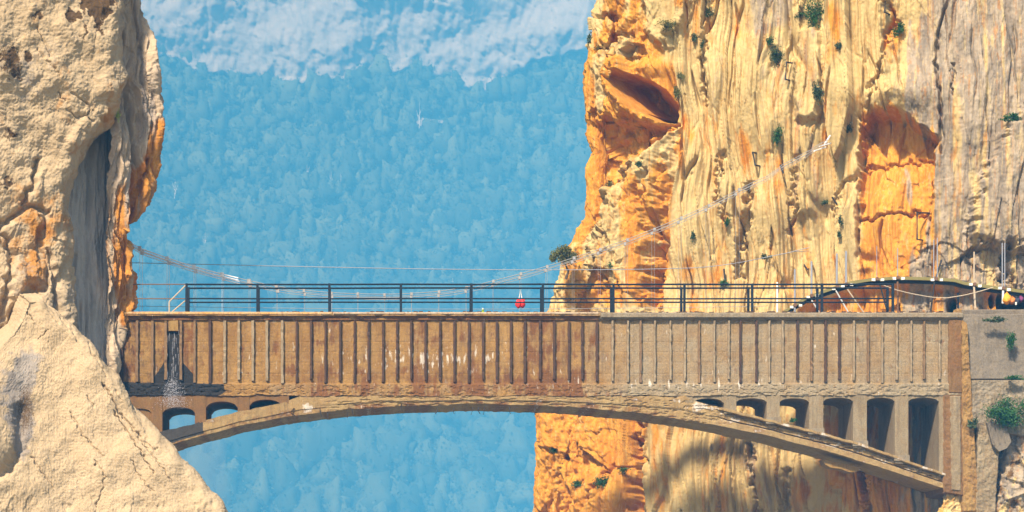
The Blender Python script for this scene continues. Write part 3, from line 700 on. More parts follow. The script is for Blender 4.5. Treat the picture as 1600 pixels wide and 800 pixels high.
FTv = np.concatenate([np.zeros((len(xs), 4+nbk)), fT, np.ones((len(xs), 2))], 1)
na = fbm((PXv/K).astype(np.float32)/.7, (PYv/K).astype(np.float32)/.3, 3, 231)
sr = .10+.6*na+.35*(FTv < .3)*(1-sst(1000, 1100, PXv))+.1*(FTv > .8)*(PXv > 1130)
wet_dark = poly(PXv, PYv, [(200, 600), (317, 600), (317, 677), (290, 690), (200, 730)], 2)*(FTv > .12)+.35*(PXv < 450)*(FTv <= .3)
wet_dark = wet_dark+right[:, :1]*.7*np.exp(-((FTv-.42)/.03)**2)+right[:, :1]*.5*np.exp(-((FTv-.80)/.025)**2)  # dark lines laid along the two grooves of the right haunch
wh = .1+.5*na+.5*gauss(PXv, PYv, 480, 640, 14, 10)+.25*sst(1000, 1080, PXv)*(FTv > .3)
Aa = np.stack([np.clip(v, 0, 1) for v in (sr, wet_dark, wh)], -1)
tag(mesh_obj('arch', Va.reshape(-1, 3), grid_faces(len(xs), Va.shape[1]), M_arch, BR, attr=Aa.reshape(-1, 3)), 'shallow concrete arch with a crumbling layered right haunch')

# spandrel piers and the little arched heads over each opening
ops = [(200, 236, 638, 645, 0), (254, 304, 636, 645, 0), (322, 371, 627, 637, 0), (390, 440, 624, 634, 0), (1083, 1131, 622, 630, 1), (1151, 1198, 622, 628, 1), (1219, 1264, 622, 628, 1), (1287, 1333, 621, 627, 1), (1355, 1398, 621, 627, 1), (1420, 1467, 621, 627, 1)]
def Tz(p): return float(np.interp(p, *np.array(tp).T))
for a, b_, top_, cor, rt in ops:
    pts = [(X(a-.5), Z(617.2)), (X(b_+.5), Z(617.2)), (X(b_+.5), Z(cor))]
    for k in range(1, 12):
        f = 1-k/12; pts.append((X(a+(b_-a)*f), Z(cor-(cor-top_)*(1-(2*f-1)**2)**.5)))
    pts.append((X(a-.5), Z(cor)))
    mb = MB(); mb.prism(pts[::-1], .05, DEP-.03)
    mb.build('arched_head', M_pier if rt else M_pierw, BR, origin=(X((a+b_)/2), 1.3, Z(cor)))
prs = [(236, 254), (304, 322), (371, 390), (440, 452), (1070, 1083), (1131, 1151), (1198, 1219), (1264, 1287), (1333, 1355), (1398, 1420), (1467, 1476)]
for a, b_ in prs:
    rt = a > 1000
    mb = MB(); zb = Z(max(Tz(a), Tz(b_))+3)
    m_ = (M_pier if rt else M_pierw)
    mb.box(X(a)+.01, X(b_)-.01, .02, DEP-.02, zb, Z(617.2), .004)
    pr_ = mb.build('pier', m_, BR, origin=(X((a+b_)/2), 1.3, zb))
    if rt and a < 1400 and a > 1140: MB().box(X(a)-.03, X(b_)+.03, -.03, .3, Z(Tz((a+b_)/2)+4), Z(Tz((a+b_)/2)-5), .012).build('pier_foot', M_slab2, BR, origin=(X((a+b_)/2), .1, Z(Tz((a+b_)/2))))

# right-hand end pier of the bridge, standing on the rock
def worn_wall(name, pts, y0, y1, material, parent, seed, amp=.03, tags=None, lean=0, fine=1.):
    """closed, rough-faced wall: front grid clipped to a quad outline given as 4 photo points (tl, tr, br, bl)"""
    (x0, a0), (x1, a1), (x2, a2), (x3, a3) = pts
    nu = max(4, int(max(x1-x0, x2-x3)/1.5)); nv_ = max(4, int(max(a3-a0, a2-a1)/1.5))
    u = np.linspace(0, 1, nu)[None, :]; v = np.linspace(0, 1, nv_)[:, None]
    px = (x0+(x1-x0)*u)*(1-v)+(x3+(x2-x3)*u)*v; py = (a0+(a1-a0)*u)*(1-v)+(a3+(a2-a3)*u)*v
    uu = (px/K).astype(np.float32); vv = (py/K).astype(np.float32)
    y = y0-amp*fbm(uu/.5, vv/.5, 4, seed)-.4*amp*fine*fbm(uu/.1, vv/.12, 3, seed+1)+lean*(1-v)
    edge = np.minimum(np.minimum(u*nu, (1-u)*nu), np.minimum(v*nv_, (1-v)*nv_)); y = y+.05*(edge < 1)
    px = px+1.2*pn(uu/.2, vv/.2, seed+2)*((u < .01) | (u > .99)); 
    F0 = np.stack([X(px), y, Z(py)], -1)
    B0 = F0.copy(); B0[..., 1] = y1
    Vw = np.concatenate([F0.reshape(-1, 3), B0.reshape(-1, 3)]); g = grid_faces(nv_, nu); N0 = nv_*nu
    idx = np.arange(N0).reshape(nv_, nu); loop = list(idx[0, :])+list(idx[1:, -1])+list(idx[-1, -2::-1])+list(idx[-2:0:-1, 0])
    side = np.array([[loop[i], loop[(i+1) % len(loop)], loop[(i+1) % len(loop)]+N0, loop[i]+N0] for i in range(len(loop))])
    org = F0[nv_//2, nu//2].copy()
    return mesh_obj(name, Vw, np.concatenate([g, g[:, ::-1]+N0, side]), material, parent, origin=org)
worn_wall('end_pier', [(1474, 617), (1505, 617), (1506, 775), (1474, 770)], -.04, DEP, M_pierw, BR, 301)
worn_wall('end_pier_face', [(1484, 619), (1501, 619), (1501, 768), (1486, 766)], -.10, .0, M_pier, BR, 305, .02)
worn_wall('end_post', [(1482, 500), (1503, 498), (1504, 615), (1482, 614)], -.05, .2, M_pierw, BR, 309, .02)
mb = MB(); mb.prism([(X(160), Z(622)), (X(236), Z(622)), (X(236), Z(735)), (X(160), Z(735))][::-1], .12, DEP); mb.build('end_wall', M_pierw, BR, origin=(X(200), 1, Z(680)))
# reinforcing bars poking out of the arch
for (px, py, l) in ((541, 643, 8), (550, 642, 7), (627, 634, 6), (682, 640, 5), (710, 640, 5), (738, 640, 6), (748, 640, 5), (757, 640, 6), (797, 640, 5), (836, 641, 5), (512, 648, 6), (500, 640, 9)):
    MB().tube([(X(px), .1, Z(py-4)), (X(px)+random.uniform(-.05, .05), -.04, Z(py+2)), (X(px)+random.uniform(-.08, .08), -.05, Z(py+2+l))], .018, 5).build('rebar', M_iron, BR, origin=(X(px), .1, Z(py)))
MB().tube([(X(460), -.03, Z(638)), (X(456), -.05, Z(642)), (X(455), -.06, Z(646)), (X(461), -.05, Z(650))], .02, 5).build('rebar', M_iron, BR, origin=(X(458), 0, Z(644)))
# fallen slab of render still hanging below the right haunch
MB().prism([(X(1290), Z(716)), (X(1293), Z(724)), (X(1302), Z(729)), (X(1318), Z(731)), (X(1330), Z(736)), (X(1342), Z(736)), (X(1350), Z(730))], .45, 1.2).build('hanging_slab', M_ochre, BR, origin=(X(1320), .7, Z(727)))

# crumbled edge of the deck: rust flakes and pale rubble along the coping
vs = []; F = []
def chips(x0, x1, nchip, hmax, y0, y1, szr):
    mb = MB()
    for _ in range(nchip):
        px = random.uniform(x0, x1); y = random.uniform(y0, y1); s_ = random.uniform(*szr); hh = random.uniform(.02, hmax)
        xx = X(px); z0 = Z(489.6)
        mb.box(xx-s_, xx+s_, y-s_*.6, y+s_*.6, z0, z0+hh, .012)
    return mb
chips(395, 1500, 330, .055, -.05, .25, (.015, .06)).build('rubble', M_rub, BR, origin=(X(900), 0, 0))['kind'] = 'stuff'
chips(440, 1480, 520, .09, -.02, .35, (.03, .09)).build('rust_flakes', M_ribd, BR, origin=(X(900), 0, 0))['kind'] = 'stuff'
M_deckor = concrete('deck_orange', (.62, .33, .09), (.55, .40, .22), (.35, .10, .02), (.1, .09, .08), use_mask=False)
worn_wall('deck_edge', [(186, 487.4), (520, 488), (520, 493.5), (186, 493.5)], -.13, 1.2, M_deckor, BR, 321, .01)
M_pale = concrete('coping_pale', (.58, .46, .32), (.45, .33, .2), (.36, .14, .04), (.1, .09, .08), use_mask=False)
worn_wall('coping', [(520, 488.2), (936, 488.2), (936, 492.5), (520, 492.5)], -.13, .6, M_pale, BR, 324, .012)
worn_wall('coping', [(937, 488.8), (1504, 489.2), (1504, 498), (937, 498)], -.14, .6, M_slab2, BR, 327, .015)

# ================================================================== railings of the old bridge
def railing(label, y, dz, posts, x0, x1, material, extra=False, group='pair of dark railings on the old bridge'):
    rt = empty('railing', (X((x0+x1)/2), y, Z(489)))
    tag(rt, label, 'railing', group)
    for i, px in enumerate(posts):
        h = .045 if px > 200 else .03
        MB().box(X(px)-h, X(px)+h, y-.04, y+.04, Z(489.5), Z(442.3)+dz, .004).build('post', material if px > 280 else M_railr, rt, origin=(X(px), y, Z(489)))
    for pyr, r in ((443.6, .037), (466, .032)):
        xs_ = [p for p in posts if p >= 280]
        pts = [(X(p), y, Z(pyr)+dz+random.uniform(-.008, .008)) for p in xs_]
        MB().tube(pts, r, 6).build('rail', material, rt, origin=pts[0])
        if x0 < 280: MB().tube([(X(187.5), y, Z(pyr)+dz), (X(291), y, Z(pyr)+dz)], .022, 6).build('rail', M_railr, rt, origin=(X(187), y, Z(pyr)))
    if extra:
        MB().tube([(X(264), y, Z(489)), (X(264), y, Z(471))], .028, 6).build('stub_post', M_tan, rt, origin=(X(264), y, Z(489)))
        MB().tube([(X(264), y, Z(471)), (X(290), y, Z(445))], .026, 6).build('brace', M_tan, rt, origin=(X(264), y, Z(471)))
        MB().tube([(X(268), y+.1, Z(486)), (X(290), y+.05, Z(468))], .024, 6).build('brace', M_tan, rt, origin=(X(264), y, Z(486)))
    return rt
fposts = [187.5, 291, 402, 514.5, 626.5, 737, 848.5, 959, 1070, 1176, 1285, 1396]
railing('dark blue-black steel railing along the near edge of the old deck', .10, 0, fposts, 187, 1396, M_rail, True)
railing('dark steel railing along the far edge of the old deck, behind the near one', .95, 0, fposts[1:], 291, 1396, M_rail)

# ================================================================== suspension footbridge behind
FB = empty('suspension_footbridge', P(750, 494, 3.9)); tag(FB, 'slender steel suspension footbridge hung on white cables behind the old bridge', 'footbridge')
YF = 3.4
cp = [(195, 376), (218.5, 389), (261, 405), (303, 418), (347, 430), (389, 440), (432, 449), (475, 455), (518, 459), (559, 460.5), (601, 461.5), (643, 460), (686, 457), (729, 450.5), (771, 440.5), (814, 429), (855, 417.5), (897, 404), (938, 390.5), (980.6, 375.5), (1022.6, 359), (1064.5, 341.6), (1108, 322), (1155, 297), (1199, 275), (1222, 262), (1267, 233), (1294, 220)]
def fine_pts(pts, Y, off=0, n=5):
    a = np.array(pts); t = np.arange(len(a)); tt = np.linspace(0, len(a)-1, (len(a)-1)*n+1)
    xs_ = np.interp(tt, t, a[:, 0]); ys_ = np.interp(tt, t, a[:, 1]); ys_ = np.convolve(np.pad(ys_, 3, 'reflect', reflect_type='odd'), np.ones(7)/7, 'valid')
    return [P(x_, y_+off, Y) for x_, y_ in zip(xs_, ys_)]
for dy in (0, .85):
    for dz, r_ in ((0, 1), (-.085, .75)):
        pts = [(p[0], p[1]+dy, p[2]+dz) for p in fine_pts(cp, YF, -1.5)]
        MB().tube(pts[:24], .026*r_, 6).build('main_cable', M_cable, FB, origin=pts[0])
        MB().tube(pts[23:], .014*r_, 6).build('main_cable', M_cableg, FB, origin=pts[-1])
for (px, py) in cp[1:24]:
    for dy in (0, .85):
        x_, y_, z_ = P(px, py-1, YF); y_ += dy
        mb = MB(); k_ = 1 if px < 450 else .7; mb.box(x_-.07*k_, x_+.07*k_, y_-.04, y_+.04, z_-.10*k_, z_+.08*k_, .008)
        cl_ = mb.build('clamp', M_clamp if px < 360 else M_cableg, FB, origin=(x_, y_, z_))
        zd = P(px, 493.5, YF)[2]
        if px < 1225: MB().tube([(x_, y_, z_-.05), (x_, y_, zd)], .009 if px < 350 else .006, 5).build('hanger', M_cable if px < 350 else M_cableg, FB, origin=(x_, y_, z_))
dk0 = P(196, 493, YF); dk1 = P(1232, 493, YF)
MB().box(dk0[0], dk1[0], YF-.08, YF+.95, dk0[2]-.12, dk0[2]-.05).build('deck', M_steel, FB, origin=(0, YF, dk0[2]))
MB().tube([P(x_, 478+5*math.sin((x_-196)/1030*math.pi), YF+.85) for x_ in range(196, 1236, 40)], .010, 5).build('hand_cable', M_cableg, FB, origin=P(700, 482, YF))
# anchor at the right end
MB().tube([P(1288, 226, YF), P(1297, 212, YF+2.0)], .035, 6).tube([P(1280, 229, YF), P(1298, 224, YF+2.2)], .03, 6).tube([P(1272, 236, YF-.1), P(1290, 230, YF+1)], .03, 6).build('anchor', M_cable, FB, origin=P(1290, 222, YF))
# the long thin guy wire
gp = [(200, 410.5), (300, 412.5), (420, 415.5), (560, 418.5), (700, 421), (860, 422), (1000, 421), (1080, 419), (1127, 415.5), (1180, 406), (1233, 394), (1264, 387)]
MB().tube(fine_pts(gp, 6.2), .016, 5).tube([P(1240, 393, 6.2), P(1250, 393, 6.6), P(1264, 392, 7.2)], .014, 5).build('guy_wire', M_steel)
tag(bpy.data.objects['guy_wire'], 'long thin pale wire strung level above the railings to the right cliff', 'wire')

# ================================================================== cliff walkway at the right
YW = 2.6
WK = empty('cliff_walkway', P(1430, 440, YW)); tag(WK, 'curved timber walkway with olive edge climbing over a hollow in the right cliff', 'walkway')
wk = [(1222, 489), (1240, 477), (1262, 464), (1284, 456), (1303, 449.5), (1330, 441), (1360, 436.5), (1397, 434), (1432, 434.5), (1465, 435.5), (1492, 437.5), (1507, 442), (1545, 447.5), (1599, 455), (1680, 468)]
def strip(pts, y0, y1, up, dn, name, material):
    b0 = MB(); n_ = len(pts)
    for (px, py) in pts:
        x_, _, z_ = P(px, py, y0)
        b0.v += [(x_, y0, z_+up), (x_, y1, z_+up), (x_, y1, z_-dn), (x_, y0, z_-dn)]
    for i in range(n_-1):
        for c in range(4): b0.f.append([i*4+c, i*4+(c+1) % 4, i*4+4+(c+1) % 4, i*4+4+c])
    b0.f.append([0, 3, 2, 1]); e_ = (n_-1)*4; b0.f.append([e_, e_+1, e_+2, e_+3])
    return b0.build(name, material, WK, origin=P(*pts[n_//2], y0))
strip(wk, YW, YW+.10, .05, .075, 'edge_beam', M_beam)
strip(wk, YW+.11, YW+.75, .02, .10, 'planking', M_wood)
strip(wk, YW+.2, YW+.3, -.11, .22, 'stringer', M_iron)
strip(wk, YW+.6, YW+.68, -.11, .22, 'stringer', M_iron)
for px, py, dx in ((1402.5, 434, 0), (1462, 436, 0), (1522, 444.5, 0), (1567.5, 450.5, 0), (1370, 436, 0), (1308, 448.5, -1), (1322, 444.5, 1), (1268, 462, 0), (1242, 477, 0)):
    for s_ in (-8, 6):
        x_, y_, z_ = P(px+s_, py+1+(.35 if px > 1500 else -.35)*s_*(0 if 1340 < px < 1500 else .5), YW); MB().box(x_, x_+.13, YW-.06, YW+.02, z_-.06, z_+.04, .01).build('bracket', M_white, WK, origin=(x_, y_, z_))
    x_, y_, z_ = P(px, py, YW); MB().tube([(x_, YW-.1, z_), (x_, YW+.02, z_)], .075, 8).build('joint', M_railr, WK, origin=(x_, y_, z_))
# rods rising to the rock above and legs below
for px, t_, b_, r_, m_ in ((1402.5, 388, 434, .02, M_steel), (1459, 375, 436, .022, M_steel), (1464.5, 372, 436, .022, M_steel), (1522, 394, 443, .028, M_tan), (1566, 380, 450, .025, M_steel), (1570, 380, 450, .022, M_steel), (1370, 385, 435, .014, M_steel),
                          (1242, 421, 477, .038, M_steel), (1268, 409, 460, .040, M_steel), (1307.5, 397, 449, .042, M_steel), (1322, 393, 446, .046, M_steel)):
    MB().tube([P(px, t_, YW-.03), P(px, b_, YW-.03)], r_, 6).tube([P(px, t_, YW-.03), P(px, t_-.5, YW+2.6)], r_*.6, 5).build('rod', m_, WK, origin=P(px, t_, YW))
for p0, p1, r_, m_ in (((1402.5, 440), (1403, 489), .04, M_railr), ((1460, 441), (1454, 489), .035, M_iron), ((1522, 448), (1524, 482), .042, M_tan), ((1567.5, 454), (1567, 474), .045, M_white), ((1214.5, 441), (1214.5, 488), .042, M_white),
                      ((1268, 469), (1280, 488), .03, M_clamp), ((1306, 454), (1326, 489), .03, M_clamp), ((1324, 452), (1350, 489), .028, M_tan), ((1375, 445), (1387, 489), .035, M_iron), ((1242, 480), (1242, 489), .04, M_steel), ((1497, 458), (1497, 488), .04, M_rail)):
    MB().tube([P(*p0, YW-.02), P(*p1, YW-.02)], r_, 6).build('support_leg', m_, WK, origin=P(*p1, YW))
tag(MB().tube(fine_pts([(1378, 445), (1402, 453.5), (1440, 463), (1470, 466), (1490, 465), (1522, 458), (1552, 449)], YW-.25), .02, 5).build('sagging_cable', M_tan), 'slack brown cable sagging beneath the right walkway', 'cable')

# ================================================================== things on and by the deck
hx, hy, hz = P(813.5, 470, YF-.1)
tb = empty('hanging_bag', (hx, hy, hz)); tag(tb, 'small bright red bag of two pouches hung from a footbridge hanger', 'bag')
mb = MB()
for dx, dz, ry in ((-.09, -.12, 1), (.08, -.10, -1)): mb.blob((hx+dx, hy, hz+dz), .12, .10, .19, 10, 8, .14)
mb.build('pouch', M_red, tb, True, origin=(hx, hy, hz))
MB().tube([(hx-.08, hy, hz+.02), (hx, hy, hz+.45), (hx+.06, hy, hz+.02)], .022, 5).build('strap', M_white, tb, origin=(hx, hy, hz))
x_, y_, z_ = X(755.5), .5, Z(488)
bo = empty('plastic_bottle', (x_, y_, z_)); tag(bo, 'small lime green bottle standing on the deck behind the railing', 'bottle')
MB().tube([(x_, y_, z_), (x_, y_, z_+.02), (x_, y_, z_+.14), (x_, y_, z_+.19)], .062, 8, .045).build('bottle_body', M_green, bo, origin=(x_, y_, z_))
MB().tube([(x_, y_, z_+.19), (x_, y_, z_+.25)], .022, 8).build('cap', M_white, bo, origin=(x_, y_, z_))
# bags on the parapet at the right edge
def bag(px, py, w_, h_, m_, label, name='backpack', cat='backpack', Yb=1.0):
    c = P(px, py, Yb); rt = empty(name, (c[0], c[1], c[2]-h_)); tag(rt, label, cat, 'belongings left on the right parapet')
    mb = MB(); mb.blob(c, w_, .16, h_, 12, 9, .16); mb.blob((c[0]-w_*.3, c[1]-.1, c[2]-h_*.35), w_*.55, .12, h_*.5, 10, 7, .15); mb.build('bag_body', m_, rt, True, origin=c)
    mb = MB().tube([(c[0]-.05, c[1], c[2]+h_*.85), (c[0], c[1], c[2]+h_*1.25), (c[0]+.06, c[1], c[2]+h_*.85)], .018, 5); mb.build('handle', m_, rt, origin=c)
    return rt
bag(1573, 467, .15, .22, M_orange, 'bright yellow-orange pointed backpack on the parapet below the walkway')
bag(1581.5, 470, .12, .14, M_brown, 'small rusty orange pouch beside the bright yellow one on the parapet', 'pouch_bag', 'bag')
bag(1589, 471, .10, .15, M_navy, 'dark navy backpack between orange and purple bags on the parapet')
bag(1595, 468, .08, .12, M_purple, 'purple bag rightmost of the row on the parapet', 'pouch_bag', 'bag')
c = P(1587.5, 474.5, .8); cu = MB().tube([(c[0], c[1], c[2]-.05), (c[0], c[1], c[2]+.06)], .03, 8, .04).build('cup', M_white); tag(cu, 'tiny white cup in front of the navy backpack', 'cup')

# ================================================================== walls and rock by the right end
def wall(name, pts, y0, y1, material, seed, label, cat, amp=.03, lean=0):
    o = worn_wall(name, pts, y0, y1, material, None, seed, amp, lean=lean); return tag(o, label, cat)
wall('parapet_wall', [(1513, 477.5), (1700, 477), (1700, 488), (1511, 488)], .9, 2.0, M_slab, 401, 'low brown concrete parapet carrying the coloured bags', 'parapet', .02)
b_ = MB().blob((X(1507), .9, Z(483)), .17, .16, .17, 8, 6, .2); tag(b_.build('stone_block', M_ochre), 'yellow stone block standing at the right end of the deck', 'stone')
wall('retaining_wall', [(1500, 489.5), (1700, 488), (1700, 592), (1515, 593)], .02, 3.5, M_slab, 403, 'upper smooth grey concrete wall just right of the bridge end', 'wall', .02, .25)
wall('masonry_wall', [(1516, 594), (1700, 593), (1700, 700), (1518, 668)], -.10, 3.0, M_slab2, 406, 'lower pale stained concrete wall under the smooth grey one', 'wall', .05, .1)
wall('mortar_strip', [(1501.5, 498), (1510, 505), (1530, 800), (1504, 800)], -.12, .3, M_ochre, 409, 'yellow pebbly mortar strip running down beside the bridge end', 'mortar', .06)
wall('concrete_buttress', [(1527, 660), (1562, 668), (1552, 830), (1522, 830)], -.16, 1.0, M_pier, 412, 'narrow pale buttress running down below the broken grey slab', 'buttress', .05)
def l_disp(u, z, px, py):
    return .35*facets(u/.7+z*.3, z/.8, 331, 1.2, .9)+.18*facets(u/.3, z/.35, 333)+.08*fbm(u/.3, z/.3, 3, 335)+.4*gauss(px, py, 1585, 760, 40, 40)-.6*line(px+5*pn(px/9, py/9, 1), py, [(1566, 690), (1560, 740), (1545, 800)], 6)
def l_mask(u, z, px, py, D):
    n_ = fbm(px/20, py/30, 3, 337); return [.25+.5*n_, .7+.8*fbm(px/15, py/25, 3, 338)+.4*poly(px, py, [(1560, 680), (1600, 650), (1600, 740), (1550, 800)], 8), .35+.5*n_]
tag(sheet('rock', 640, 900, [(640, 1520), (700, 1524), (900, 1520)], [(640, 1760), (900, 1760)], lambda px, py: .5-(px-1520)*.004-(py-640)*.0012, 1.0, l_disp, l_mask, M_cliff, rl=6, back=3, inward=20), 'broken brown rock in the lower right corner', kind='structure')
tag(sheet('rock', 755, 900, [(755, 1482), (790, 1470), (900, 1440)], [(755, 1540), (900, 1560)], lambda px, py: .25-(py-755)*.003, 1.0, lambda u, z, px, py: .22*facets(u/.4, z/.4, 341, 1.2, .9)+.08*fbm(u/.2, z/.2, 3, 343), lambda u, z, px, py, D: [.3+.4*fbm(px/15, py/20, 3, 344), .25, .25], M_cliff, rl=8, rr=8, back=3, inward=10), 'rough rock under the foot of the bridge end', kind='structure')
g_ = MB(); g_.prism([(X(1537), Z(662)), (X(1562), Z(660)), (X(1572), Z(680)), (X(1575), Z(692)), (X(1568), Z(702)), (X(1556), Z(707)), (X(1546), Z(696))][::-1], -.42, -.26)
for k in range(3): g_.tube([(X(1542+8*k), -.43, Z(664)), (X(1549+8*k), -.44, Z(697-2*k))], .025, 5)
tag(g_.build('broken_slab', M_slab), 'tilted grey grooved concrete slab broken loose below the green bush', 'slab')

# ================================================================== iron rungs in the cliff
def surf(px, py):
    a, b_ = np.float32([px-3, px, px+3, px, px]), np.float32([py, py, py, py-3, py+3])
    return float((r_Y(a, b_)-.95*r_disp(a/K, (1000-b_)/K, a, b_)).min())
def rung(pts, label, dr=1.2):
    px, py = pts[len(pts)//2]; Yc = min(surf(a, b_) for a, b_ in pts)-.10
    tag(MB().tube([P(a, b_, Yc+(.0 if 0 < i < len(pts)-1 else .7)) if len(pts) > 2 else P(a, b_, Yc) for i, (a, b_) in enumerate(pts)], .042, 5).build('iron_rung', M_iron), label, 'iron bar', 'old iron bars left in the right cliff')
rung([(1242, 99), (1229, 97), (1227, 124), (1241, 127)], 'bent black iron bracket beside the flat-topped rock pillar')
rung([(1187, 240), (1176, 238), (1180, 258), (1194, 261)], 'bent black iron bracket just above the sloping main cable')
rung([(1384, -8), (1382, 19), (1395, 25)], 'black iron bracket at the very top of the cliff, above the orange alcove')
rung([(1454, 333), (1433, 332), (1433, 374), (1446, 376)], 'rusty iron bracket low on the right side of the orange alcove', .6)
rung([(1300, 308), (1308, 320)], 'short slanting iron bar left of the orange alcove')
rung([(1219, 257), (1224, 271)], 'short iron pin crossing the main cable near its anchor')
rung([(1250, 404), (1262, 422), (1266, 415)], 'V-shaped iron bar below the end of the thin wire')
rung([(1471, 406), (1462, 436)], 'leaning iron bar above the crest of the walkway', .9)
rung([(1131, 420), (1133, 440)], 'thin upright iron pin by a green tuft above the railing')

# ================================================================== plants
def shrub(px, py, w_, h_, Yc, label, m=None, nleaf=160, droop=0, name='cliff_shrub', lsz=1.0, cat='shrub'):
    c = np.array(P(px, py, Yc)); s_ = (L0+Yc)/L0/K; rw, rh = w_*s_/2, h_*s_/2
    rr = np.random.RandomState(int(px*7+py)); nleaf = int(nleaf*1.5*max(1, (w_*h_)/150))
    root = c+np.array([0, .25, -rh*.4]); mb = MB()
    nb = 5+int(w_/12)
    lob = []
    for k in range(nb):
        th = rr.uniform(0, 6.28); q_ = c+np.array([math.cos(th)*rw*rr.uniform(.1, .9), rr.uniform(-.3, .1)*rw, math.sin(th)*rh*rr.uniform(.1, .9)]); lob.append(q_)
        mb.tube([tuple(root), tuple((root+q_)/2+rr.uniform(-.04, .04, 3)), tuple(q_)], .012, 4, .006)
    e_ = empty(name, tuple(root)); tag(e_, label, cat, 'plants growing on the rocks')
    mb.build('stem', M_bark, e_, origin=tuple(root))
    vs = []; sp_ = .33 if w_ < 30 else .20
    for k in range(nleaf):
        q_ = lob[rr.randint(nb)]+rr.normal(0, 1, 3)*np.array([rw, max(rw*.6, .06), rh])*sp_
        a = rr.normal(0, 1, 3); a /= np.linalg.norm(a); b2 = np.cross(a, rr.normal(0, 1, 3)); b2 /= np.linalg.norm(b2); l_ = rr.uniform(.025, .055)*lsz
        vs += [q_-a*l_, q_+b2*l_*.5, q_+a*l_, q_-b2*l_*.5]
    mesh_obj('leaves', vs, np.arange(len(vs)).reshape(-1, 4), m or M_leaf, e_, origin=tuple(root))
    return e_
def on_cliff(px, py): return surf(px, py)-.08
# small tree on the cliff's edge
tx = P(884, 436, 10.6); tr = empty('small_tree', tx); tag(tr, 'small olive-green bushy tree leaning out from the left edge of the right cliff', 'tree')
c0 = P(879, 402, 10.4)
mb = MB().tube([tx, P(888, 424, 10.5), P(882, 410, 10.4)], .07, 6, .04)
for a_, b2 in ((868, 398), (892, 397), (875, 392), (885, 390)): mb.tube([P(884, 414, 10.4), P(a_, b2, 10.4+random.uniform(-.4, .4))], .03, 5, .01)
mb.build('trunk', M_bark, tr, origin=tx)
rr = np.random.RandomState(9); vs = []
lobs = [(868, 399, 8), (876, 394, 9), (887, 396, 10), (896, 402, 8), (880, 405, 9), (890, 408, 8), (864, 405, 5), (884, 390, 6)]
for k in range(2600):
    lx, ly, lr = lobs[rr.randint(len(lobs))]; lr *= 1.2; ly -= 1; q_ = np.array(P(lx+rr.normal(0, .42)*lr, ly+rr.normal(0, .34)*lr, 10.4+rr.normal(0, .22)))
    a = rr.normal(0, 1, 3); a /= np.linalg.norm(a); b2 = np.cross(a, rr.normal(0, 1, 3)); b2 /= np.linalg.norm(b2); l_ = rr.uniform(.03, .07)
    vs += [q_-a*l_, q_+b2*l_*.5, q_+a*l_, q_-b2*l_*.5]
mesh_obj('crown', vs, np.arange(len(vs)).reshape(-1, 4), M_leafy, tr, origin=tx)
